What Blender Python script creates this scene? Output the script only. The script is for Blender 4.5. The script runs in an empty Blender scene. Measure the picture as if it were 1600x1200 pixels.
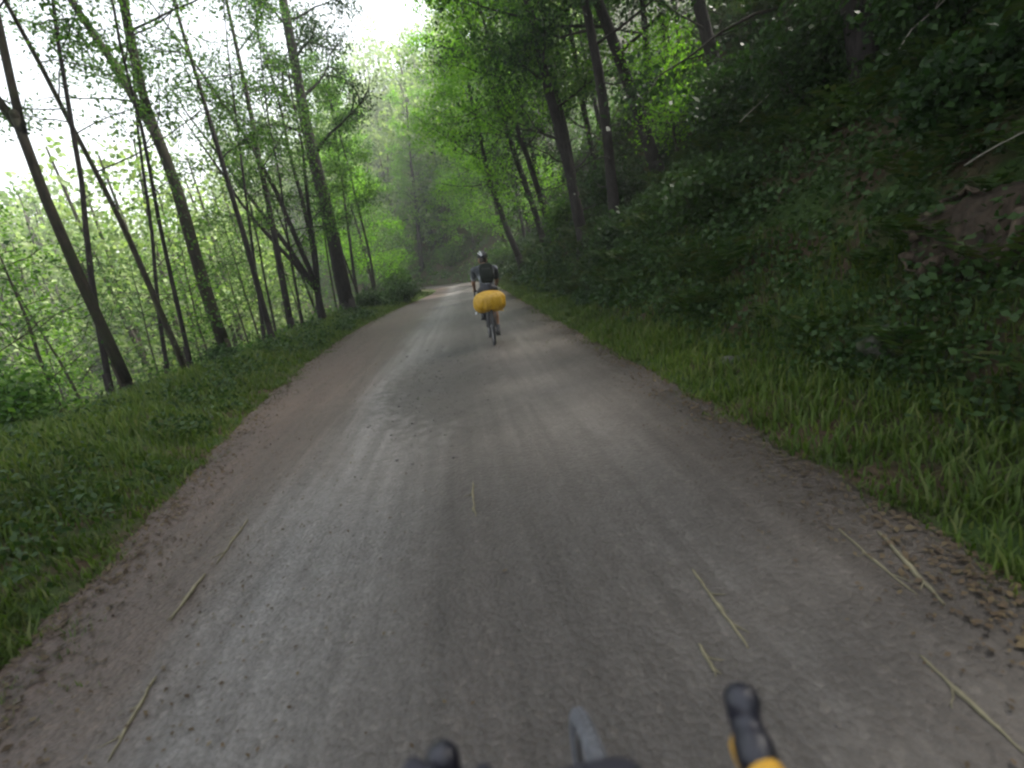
import bpy, bmesh, math, random
import numpy as np
from mathutils import Vector, Matrix

rng = np.random.default_rng(7)
random.seed(7)
scene = bpy.context.scene
COL = scene.collection
PI = math.pi

# ---------------------------------------------------------------- camera, sky, sun, exposure
CAM = np.array([0.0, 0.0, 1.45])
yaw, pitch, roll = math.radians(4.85), math.radians(-13.8), math.radians(9.0)
fwd = Vector((math.sin(yaw)*math.cos(pitch), math.cos(yaw)*math.cos(pitch), math.sin(pitch)))
r0 = fwd.cross(Vector((0, 0, 1))).normalized()
u0 = r0.cross(fwd)
right = r0*math.cos(roll) - u0*math.sin(roll)
up = u0*math.cos(roll) + r0*math.sin(roll)
cd = bpy.data.cameras.new('camera')
cam = bpy.data.objects.new('camera', cd)
COL.objects.link(cam)
m = Matrix((right, up, -fwd)).transposed().to_4x4()
m.translation = Vector(CAM)
cam.matrix_world = m
cd.sensor_fit = 'HORIZONTAL'
cd.sensor_width = 36
cd.lens = 36*772.6/1600
cd.clip_start = 0.03
cd.clip_end = 2000
cd.dof.use_dof = True
cd.dof.focus_distance = 10.0
cd.dof.aperture_fstop = 1.8
scene.camera = cam

SUN_AZ, SUN_EL = math.radians(70), math.radians(48)     # azimuth from +Y towards +X
world = bpy.data.worlds.new('World')
scene.world = world
world.use_nodes = True
wn, wl = world.node_tree.nodes, world.node_tree.links
bg = wn['Background']
sky = wn.new('ShaderNodeTexSky')
sky.sky_type = 'NISHITA'
sky.sun_disc = False
sky.sun_elevation = SUN_EL
sky.sun_rotation = SUN_AZ
sky.air_density = 1.3
sky.dust_density = 4.0
sky.ozone_density = 1.0
hs = wn.new('ShaderNodeHueSaturation')                    # thin high cloud: pale, hardly blue
hs.inputs['Saturation'].default_value = 0.35
wl.new(sky.outputs[0], hs.inputs['Color'])
wl.new(hs.outputs[0], bg.inputs['Color'])
bg.inputs['Strength'].default_value = 0.15
sl = bpy.data.lights.new('sun', 'SUN')
sl.energy = 4.6
sl.angle = math.radians(9)
sl.color = (1.0, 0.95, 0.86)
sun = bpy.data.objects.new('sun', sl)
COL.objects.link(sun)
sd = Vector((math.sin(SUN_AZ)*math.cos(SUN_EL), math.cos(SUN_AZ)*math.cos(SUN_EL), math.sin(SUN_EL)))
sun.rotation_euler = sd.to_track_quat('Z', 'Y').to_euler()
sun.location = (20, -20, 60)

vs = scene.view_settings
vs.view_transform = 'Standard'
vs.look = 'None'
vs.exposure = 1.82
vs.gamma = 1.0
scene.render.engine = 'CYCLES'
scene.cycles.use_denoising = True
scene.cycles.max_bounces = 8
scene.cycles.diffuse_bounces = 4
scene.cycles.transmission_bounces = 6
scene.cycles.filter_width = 2.4

# ---------------------------------------------------------------- helpers
def link(o, parent=None):
    COL.objects.link(o)
    if parent is not None:
        o.parent = parent
    return o

def tag(o, label=None, cat=None, group=None, kind=None):
    if label: o['label'] = label
    if cat: o['category'] = cat
    if group: o['group'] = group
    if kind: o['kind'] = kind
    return o

def empty(name, loc, label=None, cat=None, group=None):
    o = bpy.data.objects.new(name, None)
    o.empty_display_size = 0.1
    o.location = loc
    link(o)
    return tag(o, label, cat, group)

def mesh_np(name, verts, faces, mat, parent=None, smooth=False, uv=None):
    """faces: list of (k, array n x k)."""
    me = bpy.data.meshes.new(name)
    verts = np.asarray(verts, dtype=np.float32)
    me.vertices.add(len(verts))
    me.vertices.foreach_set('co', verts.ravel())
    loops = np.concatenate([f.ravel() for f in faces]).astype(np.int32)
    tot = np.concatenate([np.full(len(f), f.shape[1], np.int32) for f in faces])
    st = np.concatenate([[0], np.cumsum(tot)[:-1]]).astype(np.int32)
    me.loops.add(len(loops))
    me.loops.foreach_set('vertex_index', loops)
    me.polygons.add(len(tot))
    me.polygons.foreach_set('loop_start', st)
    me.polygons.foreach_set('loop_total', tot)
    if uv is not None:
        l = me.uv_layers.new(name='UVMap')
        l.data.foreach_set('uv', np.asarray(uv, np.float32)[loops].ravel())
    me.update(calc_edges=True)
    me.validate()
    if smooth:
        me.shade_smooth()
    me.materials.append(mat)
    o = bpy.data.objects.new(name, me)
    return link(o, parent)

class MB:
    """collects quads and triangles"""
    def __init__(s):
        s.v, s.q, s.t, s.n = [], [], [], 0
    def add(s, v, q=None, t=None):
        v = np.asarray(v, float)
        if q is not None and len(q): s.q.append(np.asarray(q, int) + s.n)
        if t is not None and len(t): s.t.append(np.asarray(t, int) + s.n)
        s.v.append(v); s.n += len(v)
    def tube(s, pts, rad, n=8, caps=True, sx=1.0):
        pts = np.asarray(pts, float)
        rad = np.broadcast_to(np.asarray(rad, float), (len(pts),))
        k = len(pts)
        tan = np.gradient(pts, axis=0)
        tan /= np.linalg.norm(tan, axis=1)[:, None] + 1e-9
        ref = np.array([0, 0, 1.0]) if abs(tan[0, 2]) < 0.9 else np.array([1.0, 0, 0])
        a = np.cross(tan[0], ref); a /= np.linalg.norm(a)
        th = np.arange(n)*2*PI/n
        V = []
        for i in range(k):
            a = a - tan[i]*np.dot(a, tan[i]); a /= np.linalg.norm(a) + 1e-9
            b = np.cross(tan[i], a)
            V.append(pts[i] + rad[i]*(np.cos(th)[:, None]*a*sx + np.sin(th)[:, None]*b))
        V = np.concatenate(V)
        i = np.arange(k-1)[:, None]*n
        j = np.arange(n)[None, :]
        jn = (j+1) % n
        Q = np.stack([i+j, i+jn, i+n+jn, i+n+j], -1).reshape(-1, 4)
        T = []
        if caps:
            V = np.concatenate([V, pts[:1], pts[-1:]])
            c0, c1 = k*n, k*n+1
            jj = np.arange(n); jm = (jj+1) % n
            T = np.concatenate([np.stack([np.full(n, c0), jm, jj], -1),
                                np.stack([np.full(n, c1), (k-1)*n+jj, (k-1)*n+jm], -1)])
        s.add(V, Q, T)
    def rtube(s, pts, rad, n=10):
        """tube with rounded ends"""
        pts = [np.asarray(p, float) for p in pts]
        rad = list(np.broadcast_to(np.asarray(rad, float), (len(pts),)))
        d0 = pts[0]-pts[1]; d0 /= np.linalg.norm(d0)
        d1 = pts[-1]-pts[-2]; d1 /= np.linalg.norm(d1)
        P, R = [], []
        for f in (0.97, 0.75, 0.4):
            P.append(pts[0]+d0*rad[0]*f); R.append(rad[0]*math.sqrt(1-f*f))
        P += pts; R += rad
        for f in (0.4, 0.75, 0.97):
            P.append(pts[-1]+d1*rad[-1]*f); R.append(rad[-1]*math.sqrt(1-f*f))
        s.tube(P, R, n)
    def ellipsoid(s, c, r, rot=None, nu=20, nv=12, f=None):
        u = np.arange(nu)*2*PI/nu
        v = np.linspace(0, PI, nv+1)[1:-1]
        P = [[0, 0, 1]]
        for b in v:
            for a in u:
                P.append([math.sin(b)*math.cos(a), math.sin(b)*math.sin(a), math.cos(b)])
        P.append([0, 0, -1])
        P = np.array(P, float)
        if f is not None: P = f(P)
        P = P*np.asarray(r, float)
        if rot is not None: P = P @ np.array(rot.to_3x3().transposed())
        P = P + np.asarray(c, float)
        T, Q = [], []
        for j in range(nu):
            T.append([0, 1+j, 1+(j+1) % nu])
            T.append([len(P)-1, 1+(nv-2)*nu+(j+1) % nu, 1+(nv-2)*nu+j])
        for i in range(nv-2):
            for j in range(nu):
                Q.append([1+i*nu+j, 1+(i+1)*nu+j, 1+(i+1)*nu+(j+1) % nu, 1+i*nu+(j+1) % nu])
        s.add(P, Q, T)
    def box(s, c, h, rot=None):
        P = np.array([[x, y, z] for x in (-1, 1) for y in (-1, 1) for z in (-1, 1)], float)*np.asarray(h, float)
        if rot is not None: P = P @ np.array(rot.to_3x3().transposed())
        s.add(P+np.asarray(c, float), [[0, 1, 3, 2], [4, 6, 7, 5], [0, 4, 5, 1], [2, 3, 7, 6], [0, 2, 6, 4], [1, 5, 7, 3]])
    def torus(s, c, R, r, axis='x', n=48, k=8, sy=1.0):
        th = np.linspace(0, 2*PI, n, endpoint=False)
        ph = np.arange(k)*2*PI/k
        A, B = np.meshgrid(th, ph, indexing='ij')
        rr = R + r*np.cos(B)
        P = np.stack([r*sy*np.sin(B), rr*np.cos(A), rr*np.sin(A)], -1).reshape(-1, 3)
        i = np.arange(n)[:, None]; j = np.arange(k)[None, :]
        i2, j2 = (i+1) % n, (j+1) % k
        Q = np.stack([i*k+j, i2*k+j, i2*k+j2, i*k+j2], -1).reshape(-1, 4)
        s.add(P+np.asarray(c, float), Q)
    def faces(s):
        out = []
        if s.q: out.append(np.concatenate(s.q))
        if s.t: out.append(np.concatenate(s.t))
        return out
    def build(s, name, mat, parent=None, smooth=True):
        return mesh_np(name, np.concatenate(s.v), s.faces(), mat, parent, smooth)

def remeshed(name, mb, mat, parent, voxel, smooth_it=4, deform=None):
    """one continuous surface out of overlapping shapes"""
    o = mb.build(name+'_tmp', mat)
    md = o.modifiers.new('r', 'REMESH'); md.mode = 'VOXEL'; md.voxel_size = voxel
    ms = o.modifiers.new('s', 'SMOOTH'); ms.factor = 0.5; ms.iterations = smooth_it
    dg = bpy.context.evaluated_depsgraph_get()
    me = bpy.data.meshes.new_from_object(o.evaluated_get(dg))
    old = o.data
    bpy.data.objects.remove(o); bpy.data.meshes.remove(old)
    me.name = name
    me.shade_smooth()
    if not me.materials: me.materials.append(mat)
    return link(bpy.data.objects.new(name, me), parent)

# ---------------------------------------------------------------- materials
def new_mat(name):
    mt = bpy.data.materials.new(name)
    mt.use_nodes = True
    nt = mt.node_tree
    return mt, nt, nt.nodes, nt.links, nt.nodes['Principled BSDF']

def ramp(n, stops):
    r = n.new('ShaderNodeValToRGB')
    e = r.color_ramp.elements
    while len(e) < len(stops): e.new(0.5)
    for k, (p, c) in enumerate(stops):
        e[k].position = p; e[k].color = (*c, 1)
    return r

def noise(n, l, scale, detail=4, rough=0.55, vec=None):
    t = n.new('ShaderNodeTexNoise')
    t.inputs['Scale'].default_value = scale
    t.inputs['Detail'].default_value = detail
    t.inputs['Roughness'].default_value = rough
    if vec is not None: l.new(vec, t.inputs['Vector'])
    return t

def mix(n, l, fac, a, b, mode='MIX'):
    mx = n.new('ShaderNodeMix'); mx.data_type = 'RGBA'; mx.blend_type = mode
    for sock, v in ((mx.inputs[0], fac), (mx.inputs[6], a), (mx.inputs[7], b)):
        if hasattr(v, 'links'): l.new(v, sock)
        elif isinstance(v, (int, float)): sock.default_value = v
        else: sock.default_value = (*v, 1)
    return mx.outputs[2]

def m_plain(name, c, rough=0.6, metal=0.0, var=0.25, scale=30, bump=0.0, spec=0.5):
    mt, nt, n, l, p = new_mat(name)
    tc = n.new('ShaderNodeTexCoord')
    nz = noise(n, l, scale, 4, 0.6, tc.outputs['Object'])
    lo = tuple(x*(1-var) for x in c); hi = tuple(min(1, x*(1+var)) for x in c)
    r = ramp(n, [(0.3, lo), (0.7, hi)])
    l.new(nz.outputs['Fac'], r.inputs[0])
    l.new(r.outputs[0], p.inputs['Base Color'])
    p.inputs['Roughness'].default_value = rough
    p.inputs['Metallic'].default_value = metal
    p.inputs['Specular IOR Level'].default_value = spec
    if bump:
        b = n.new('ShaderNodeBump'); b.inputs['Strength'].default_value = bump; b.inputs['Distance'].default_value = 0.01
        l.new(nz.outputs['Fac'], b.inputs['Height']); l.new(b.outputs[0], p.inputs['Normal'])
    return mt

def m_leaf(name, cols, trans=0.45, rough=0.5):
    mt, nt, n, l, p = new_mat(name)
    g = n.new('ShaderNodeNewGeometry')
    k = len(cols)
    r = ramp(n, [(i/(k-1), c) for i, c in enumerate(cols)])
    l.new(g.outputs['Random Per Island'], r.inputs[0])
    nz = noise(n, l, 0.6, 2, 0.5, g.outputs['Position'])
    r2 = ramp(n, [(0.3, (0.75, 0.8, 0.8)), (0.7, (1.2, 1.15, 1.0))])
    l.new(nz.outputs['Fac'], r2.inputs[0])
    c = mix(n, l, 1.0, r.outputs[0], r2.outputs[0], 'MULTIPLY')
    l.new(c, p.inputs['Base Color'])
    p.inputs['Roughness'].default_value = rough
    p.inputs['Specular IOR Level'].default_value = 0.18
    tr = n.new('ShaderNodeBsdfTranslucent')
    c2 = mix(n, l, 1.0, c, (1.15, 1.35, 0.6), 'MULTIPLY')
    l.new(c2, tr.inputs['Color'])
    ms = n.new('ShaderNodeMixShader'); ms.inputs[0].default_value = trans
    l.new(p.outputs[0], ms.inputs[1]); l.new(tr.outputs[0], ms.inputs[2])
    l.new(ms.outputs[0], n['Material Output'].inputs['Surface'])
    return mt

def m_bark(name, dark, light, moss=None, mossamt=0.5):
    mt, nt, n, l, p = new_mat(name)
    tc = n.new('ShaderNodeTexCoord')
    mp = n.new('ShaderNodeMapping'); mp.inputs['Scale'].default_value = (9, 9, 2.2)
    l.new(tc.outputs['Object'], mp.inputs['Vector'])
    nz = noise(n, l, 2.0, 6, 0.65, mp.outputs[0])
    r = ramp(n, [(0.35, dark), (0.68, light)])
    l.new(nz.outputs['Fac'], r.inputs[0])
    c = r.outputs[0]
    if moss:
        n2 = noise(n, l, 3.0, 6, 0.7, tc.outputs['Object'])
        r3 = ramp(n, [(1-mossamt-0.12, (0, 0, 0)), (1-mossamt+0.12, (1, 1, 1))])
        l.new(n2.outputs['Fac'], r3.inputs[0])
        c = mix(n, l, r3.outputs[0], c, moss)
    l.new(c, p.inputs['Base Color'])
    p.inputs['Roughness'].default_value = 0.9
    p.inputs['Specular IOR Level'].default_value = 0.2
    b = n.new('ShaderNodeBump'); b.inputs['Strength'].default_value = 0.8; b.inputs['Distance'].default_value = 0.03
    l.new(nz.outputs['Fac'], b.inputs['Height']); l.new(b.outputs[0], p.inputs['Normal'])
    return mt

M = {}
M['leaf'] = m_leaf('leaf_alder', [(.020, .055, .012), (.045, .105, .020), (.075, .15, .028), (.11, .19, .04)])
M['leaf_bright'] = m_leaf('leaf_sunlit', [(.07, .17, .012), (.12, .26, .02), (.16, .32, .03), (.20, .34, .05)], 0.6)  # brighter green: sunlight on the leaves is put into the colour
M['leaf_dark'] = m_leaf('leaf_evergreen', [(.012, .03, .010), (.022, .052, .014), (.035, .075, .018)], 0.3)
M['leaf_far'] = m_leaf('leaf_far', [(.08, .14, .045), (.15, .22, .08), (.22, .29, .13), (.28, .33, .18)], 0.45)  # paled: backlit glow and distance wash are put into the leaf colour
M['leaf_shrub'] = m_leaf('leaf_shrub', [(.018, .040, .013), (.034, .066, .021), (.055, .098, .035)], 0.3)
M['fern'] = m_leaf('leaf_fern', [(.016, .036, .010), (.028, .058, .014), (.045, .08, .019), (.065, .07, .025)], 0.3)
M['grass'] = m_leaf('grass_blade', [(.042, .068, .016), (.066, .108, .02), (.092, .14, .03), (.135, .15, .055)], 0.4)
M['litter'] = m_leaf('dead_leaf', [(.05, .036, .026), (.065, .048, .034), (.085, .06, .04), (.11, .085, .05)], 0.1, 0.8)
M['bark'] = m_bark('bark_grey_brown', (.016, .013, .010), (.06, .05, .04), (.04, .05, .016), 0.40)
M['bark_dark'] = m_bark('bark_dark', (.010, .008, .008), (.036, .030, .028))
M['bark_mossy'] = m_bark('bark_mossy', (.011, .009, .007), (.038, .031, .022), (.022, .030, .009), 0.42)
M['deadwood'] = m_bark('dead_wood', (.16, .14, .12), (.34, .31, .27))

# ---------------------------------------------------------------- terrain
def sstep(a, b, x):
    t = np.clip((np.asarray(x, float)-a)/(b-a), 0, 1)
    return t*t*(3-2*t)

def make_centre():
    P = [(1.1*float(sstep(0, 45, y)), y) for y in np.arange(-60, 46, 1.0)]
    x, y = P[-1]; h = 0.0
    for k in range(60):
        if k < 22: h += math.radians(2.3)
        x -= math.sin(h); y += math.cos(h)
        P.append((x, y))
    return np.array(P)
CL = make_centre()

def road_su(x, y):
    """signed distance from the centre line (+ right) and distance along it"""
    p = np.stack([np.asarray(x, float).ravel(), np.asarray(y, float).ravel()], -1)
    best = np.full(len(p), 1e9); u = np.zeros(len(p)); s = np.zeros(len(p)); acc = 0.0
    for a, b in zip(CL[:-1], CL[1:]):
        d = b-a; L = np.hypot(*d); d = d/L
        q = p-a
        t = np.clip(q@d, 0, L)
        r = q-t[:, None]*d
        dist = np.hypot(r[:, 0], r[:, 1])
        sg = np.sign(q[:, 0]*d[1]-q[:, 1]*d[0])
        k = dist < best
        best[k] = dist[k]; u[k] = (sg*dist)[k]; s[k] = acc+t[k]
        acc += L
    sh = np.shape(x)
    return u.reshape(sh), s.reshape(sh)-60.0

def vnoise(x, y, sc, seed=0):
    """cheap smooth noise out of rotated sines"""
    r = np.random.default_rng(seed)
    o = 0
    for k in range(6):
        a = r.uniform(0, 2*PI); f = sc*r.uniform(0.6, 1.7); ph = r.uniform(0, 6.28)
        o = o+np.sin((x*math.cos(a)+y*math.sin(a))*f+ph)
    return o/6

def left_edge(s):
    s = np.asarray(s, float)
    return -(2.0+1.5*sstep(-2, 12, s)+0.35*sstep(9, 18, s)-1.3*sstep(19, 42, s))+0.02*np.sin(s*4.3+1)+0.02*np.sin(s*9.1)
def right_edge(s):
    s = np.asarray(s, float)
    return 1.85+0.12*sstep(0, 6, s)+0.02*np.sin(s*3.7)+0.02*np.sin(s*8.3)

def terrain(x, y):
    x = np.asarray(x, float); y = np.asarray(y, float)
    u, s = road_su(x, y)
    L = left_edge(s); Rr = right_edge(s)
    a = L-u                                  # metres left of the road's edge
    b = u-Rr
    z = np.zeros_like(u)
    # left: humped verge, brow, slope to the valley floor
    zl = 0.04*sstep(0, 0.5, a)+0.14*sstep(0.2, 1.8, a)
    brow = np.clip(a-(2.9-0.9*sstep(4, 12, s)+1.0*sstep(22, 40, s)), 0, None)
    zl = zl-np.minimum(brow*brow*0.16/(1+brow*0.28), 7.0)
    # right: verge, then steep bank and hillside
    c = np.clip(b-(1.1-0.5*sstep(14, 30, s)+0.25*np.sin(s*0.5)), 0, None)
    zr = 0.05*sstep(0, 0.8, b)+np.where(c < 7, 1.05*c+0.12*c*np.sin(c*1.3), 0.80*(c-7)+7.35+0.5)
    zr = np.minimum(zr, 60+0*zr)
    z = np.where(a > 0, zl, np.where(b > 0, zr, 0*u))
    z = z-0.10*sstep(0.28, -0.30, np.maximum(a, b))
    amp = sstep(0.3, 3, np.maximum(a, b))
    z = z+amp*(0.22*vnoise(x, y, 1.1, 1)+0.35*sstep(2, 8, np.maximum(a, b))*vnoise(x, y, 0.45, 2))
    z = z+0.03*sstep(0, .5, np.maximum(a, b))*vnoise(x, y, 4.0, 3)
    # hillside across the valley
    d = (-0.62*x+0.785*y)
    fh = 0.62*(d-82)+2.5*vnoise(x, y, 0.09, 4)
    dl = (-0.97*x+0.22*y)
    fh = np.maximum(fh, 0.55*(dl-46)+2*vnoise(x, y, 0.08, 5))
    fh = np.minimum(fh, 14+45*sstep(-0.62, -0.1, np.arctan2(x, np.abs(y)+1e-6)))
    z = np.where(u < -8, np.maximum(z, np.clip(fh-7, -8, 90)), z)
    az = np.arctan2(x, np.abs(y)+1e-6); ds = np.hypot(x, y)
    return np.minimum(z, 7+40*sstep(-0.55, -0.05, az)+90*sstep(60, 45, ds)+2*vnoise(x, y, .07, 6))

def tz(x, y):
    return float(terrain(np.array([x]), np.array([y]))[0])

def axis(segments):
    out = []
    for a, b, st in segments: out.append(np.arange(a, b, st))
    return np.concatenate(out+[[segments[-1][1]]])
gx = axis([(-260, -60, 8), (-60, -20, 1.6), (-20, -6, .5), (-6, 8, .16), (8, 20, .6), (20, 60, 2), (60, 240, 9)])
gy = axis([(-60, -6, 2.0), (-6, -1, .5), (-1, 12, .18), (12, 30, .35), (30, 70, .9), (70, 140, 3), (140, 320, 9)])
GX, GY = np.meshgrid(gx, gy, indexing='ij')
GZ = terrain(GX, GY)
i = np.arange(len(gx)-1)[:, None]; j = np.arange(len(gy)-1)[None, :]
ny = len(gy)
Q = np.stack([i*ny+j, (i+1)*ny+j, (i+1)*ny+j+1, i*ny+j+1], -1).reshape(-1, 4)

mt, nt, n, l, p = new_mat('forest_floor')
g = n.new('ShaderNodeNewGeometry')
n1 = noise(n, l, 1.1, 5, 0.6, g.outputs['Position'])
n2 = noise(n, l, 14, 5, 0.7, g.outputs['Position'])
soil = ramp(n, [(0.3, (.025, .018, .012)), (0.55, (.06, .042, .026)), (0.8, (.11, .08, .05))])
l.new(n2.outputs['Fac'], soil.inputs[0])
green = ramp(n, [(0.3, (.018, .035, .010)), (0.7, (.045, .075, .018))])
l.new(n2.outputs['Fac'], green.inputs[0])
mk = ramp(n, [(0.42, (0, 0, 0)), (0.56, (1, 1, 1))])
l.new(n1.outputs['Fac'], mk.inputs[0])
l.new(mix(n, l, mk.outputs[0], soil.outputs[0], green.outputs[0]), p.inputs['Base Color'])
p.inputs['Roughness'].default_value = 0.95
p.inputs['Specular IOR Level'].default_value = 0.15
b = n.new('ShaderNodeBump'); b.inputs['Strength'].default_value = 0.7; b.inputs['Distance'].default_value = 0.05
l.new(n2.outputs['Fac'], b.inputs['Height']); l.new(b.outputs[0], p.inputs['Normal'])
M['floor'] = mt
ground = mesh_np('ground', np.stack([GX.ravel(), GY.ravel(), GZ.ravel()], -1), [Q], M['floor'], smooth=True)
tag(ground, kind='structure')

# road sheet with worn wheel tracks and a rough crown
ss = axis([(-8, 0, .3), (0, 8, .06), (8, 18, .12), (18, 45, .35), (45, 100, .8)])
NU = 90
seg = np.diff(CL, axis=0); sl_ = np.hypot(seg[:, 0], seg[:, 1]); cum = np.concatenate([[0], np.cumsum(sl_)])-60.0
cx = np.interp(ss, cum, CL[:, 0]); cy = np.interp(ss, cum, CL[:, 1])
tx = np.gradient(cx, ss); ty = np.gradient(cy, ss); tn = np.hypot(tx, ty); tx /= tn; ty /= tn
f = np.linspace(0, 1, NU)[None, :]
UU = (left_edge(ss)-0.25)[:, None]*(1-f)+(right_edge(ss)+0.25)[:, None]*f
XX = cx[:, None]+ty[:, None]*UU; YY = cy[:, None]-tx[:, None]*UU
SS = np.repeat(ss[:, None], NU, 1)
def road_z(u, s):
    e = np.minimum(u-left_edge(s), right_edge(s)-u)
    z = 0.012+0.02*np.exp(-((u-0.0)/0.55)**2)-0.018*np.exp(-((u+1.0)/0.42)**2)-0.015*np.exp(-((u-0.95)/0.4)**2)
    z = z+0.007*vnoise(u*2.2, s*0.5, 3.0, 11)+0.004*vnoise(u, s, 9.0, 12)
    rough = np.exp(-((s-7.0)/2.2)**2)*np.exp(-((u+0.45)/0.7)**2)
    z = z+rough*(0.028*vnoise(u, s*.8, 9, 13)-.012)
    # shoulder of litter swells, then the sheet dives under the turf
    z = z+0.012*sstep(0.9, 0.3, e)
    return z-0.09*sstep(0.10, -0.25, e)
ZZ = road_z(UU, SS)
i = np.arange(len(ss)-1)[:, None]; j = np.arange(NU-1)[None, :]
Q = np.stack([i*NU+j, i*NU+j+1, (i+1)*NU+j+1, (i+1)*NU+j], -1).reshape(-1, 4)

mt, nt, n, l, p = new_mat('gravel_track')
uvn = n.new('ShaderNodeUVMap')
sp = n.new('ShaderNodeSeparateXYZ'); l.new(uvn.outputs[0], sp.inputs[0])
mp = n.new('ShaderNodeMapping'); mp.inputs['Scale'].default_value = (9.0, 0.35, 1); l.new(uvn.outputs[0], mp.inputs['Vector'])
mp2 = n.new('ShaderNodeMapping'); mp2.inputs['Scale'].default_value = (1.4, 0.5, 1); l.new(uvn.outputs[0], mp2.inputs['Vector'])
nst = noise(n, l, 1.0, 5, 0.6, mp.outputs[0])
nbl = noise(n, l, 1.0, 4, 0.6, mp2.outputs[0])
nfi = noise(n, l, 45, 5, 0.75, uvn.outputs[0])
nmi = noise(n, l, 7, 4, 0.6, uvn.outputs[0])
# wear, painted sky sheen and canopy shade across the road, from u in metres
def across(stops):
    mr = n.new('ShaderNodeMapRange'); mr.inputs['From Min'].default_value = -4; mr.inputs['From Max'].default_value = 4
    ad = n.new('ShaderNodeMath'); ad.operation = 'MULTIPLY_ADD'
    l.new(nbl.outputs['Fac'], ad.inputs[0]); ad.inputs[1].default_value = 0.9; 
    sb = n.new('ShaderNodeMath'); sb.operation = 'SUBTRACT'; l.new(sp.outputs['X'], sb.inputs[0]); sb.inputs[1].default_value = 0.45
    l.new(sb.outputs[0], ad.inputs[2]); l.new(ad.outputs[0], mr.inputs['Value'])
    r = ramp(n, [((u+4)/8, c) for u, c in stops]); l.new(mr.outputs[0], r.inputs[0])
    return r.outputs[0]
base = across([(-3.9, (.062, .038, .028)), (-2.3, (.070, .046, .035)), (-1.7, (.074, .058, .048)), (-1.25, (.132, .130, .128)),  # left track lightened with a painted sky sheen
               (-0.8, (.118, .115, .112)), (-0.25, (.060, .054, .050)), (0.35, (.070, .065, .061)), (0.9, (.082, .077, .073)),
               (1.5, (.055, .047, .041)), (2.1, (.038, .030, .025))])  # litter brown, right side also darkened with painted canopy shade
st = ramp(n, [(0.3, (.62, .60, .58)), (0.7, (1.3, 1.3, 1.3))]); l.new(nst.outputs['Fac'], st.inputs[0])
c = mix(n, l, 0.8, base, st.outputs[0], 'MULTIPLY')
fi = ramp(n, [(0.3, (.55, .55, .55)), (0.7, (1.4, 1.4, 1.4))]); l.new(nfi.outputs['Fac'], fi.inputs[0])
c = mix(n, l, 0.7, c, fi.outputs[0], 'MULTIPLY')
mi = ramp(n, [(0.35, (.85, .82, .80)), (0.65, (1.1, 1.1, 1.1))]); l.new(nmi.outputs['Fac'], mi.inputs[0])
c = mix(n, l, 0.8, c, mi.outputs[0], 'MULTIPLY')
# churned stony patch on the crown of the road
vp = n.new('ShaderNodeVectorMath'); vp.operation = 'SUBTRACT'; l.new(uvn.outputs[0], vp.inputs[0]); vp.inputs[1].default_value = (-.45, 6.9, 0)
vq = n.new('ShaderNodeVectorMath'); vq.operation = 'MULTIPLY'; l.new(vp.outputs[0], vq.inputs[0]); vq.inputs[1].default_value = (1.0, .34, 0)
vl = n.new('ShaderNodeVectorMath'); vl.operation = 'LENGTH'; l.new(vq.outputs[0], vl.inputs[0])
va = n.new('ShaderNodeMath'); va.operation = 'MULTIPLY_ADD'; l.new(nmi.outputs['Fac'], va.inputs[0]); va.inputs[1].default_value = 1.1; l.new(vl.outputs['Value'], va.inputs[2])
vm = ramp(n, [(.75, (.8, .8, .8)), (1.0, (0, 0, 0))])
vs_ = n.new('ShaderNodeMath'); vs_.operation = 'MULTIPLY'; l.new(va.outputs[0], vs_.inputs[0]); vs_.inputs[1].default_value = .68; l.new(vs_.outputs[0], vm.inputs[0])
c = mix(n, l, vm.outputs[0], c, (.034, .029, .026))
vo = n.new('ShaderNodeTexVoronoi'); vo.inputs['Scale'].default_value = 42; l.new(uvn.outputs[0], vo.inputs['Vector'])
vb = n.new('ShaderNodeSeparateColor'); l.new(vo.outputs['Color'], vb.inputs[0])
vr = ramp(n, [(0.0, (.62, .60, .58)), (0.6, (1.0, 1.0, 1.0)), (0.9, (1.12, 1.12, 1.12)), (1.0, (1.7, 1.68, 1.62))]); l.new(vb.outputs[0], vr.inputs[0])
c = mix(n, l, 0.42, c, vr.outputs[0], 'MULTIPLY')
c = mix(n, l, 1.0, c, (.92, .885, .855), 'MULTIPLY')
l.new(c, p.inputs['Base Color'])
p.inputs['Roughness'].default_value = 0.55
p.inputs['Specular IOR Level'].default_value = 0.45
b0 = n.new('ShaderNodeBump'); b0.inputs['Strength'].default_value = 0.7; b0.inputs['Distance'].default_value = 0.010; b0.invert = True
l.new(vo.outputs['Distance'], b0.inputs['Height'])
b = n.new('ShaderNodeBump'); b.inputs['Strength'].default_value = 0.6; b.inputs['Distance'].default_value = 0.015
l.new(nfi.outputs['Fac'], b.inputs['Height']); l.new(b0.outputs[0], b.inputs['Normal']); l.new(b.outputs[0], p.inputs['Normal'])
M['road'] = mt
road = mesh_np('forest_road', np.stack([XX.ravel(), YY.ravel(), ZZ.ravel()], -1), [Q], M['road'], smooth=True,
               uv=np.stack([UU.ravel(), SS.ravel()], -1))
tag(road, kind='structure')

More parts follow.
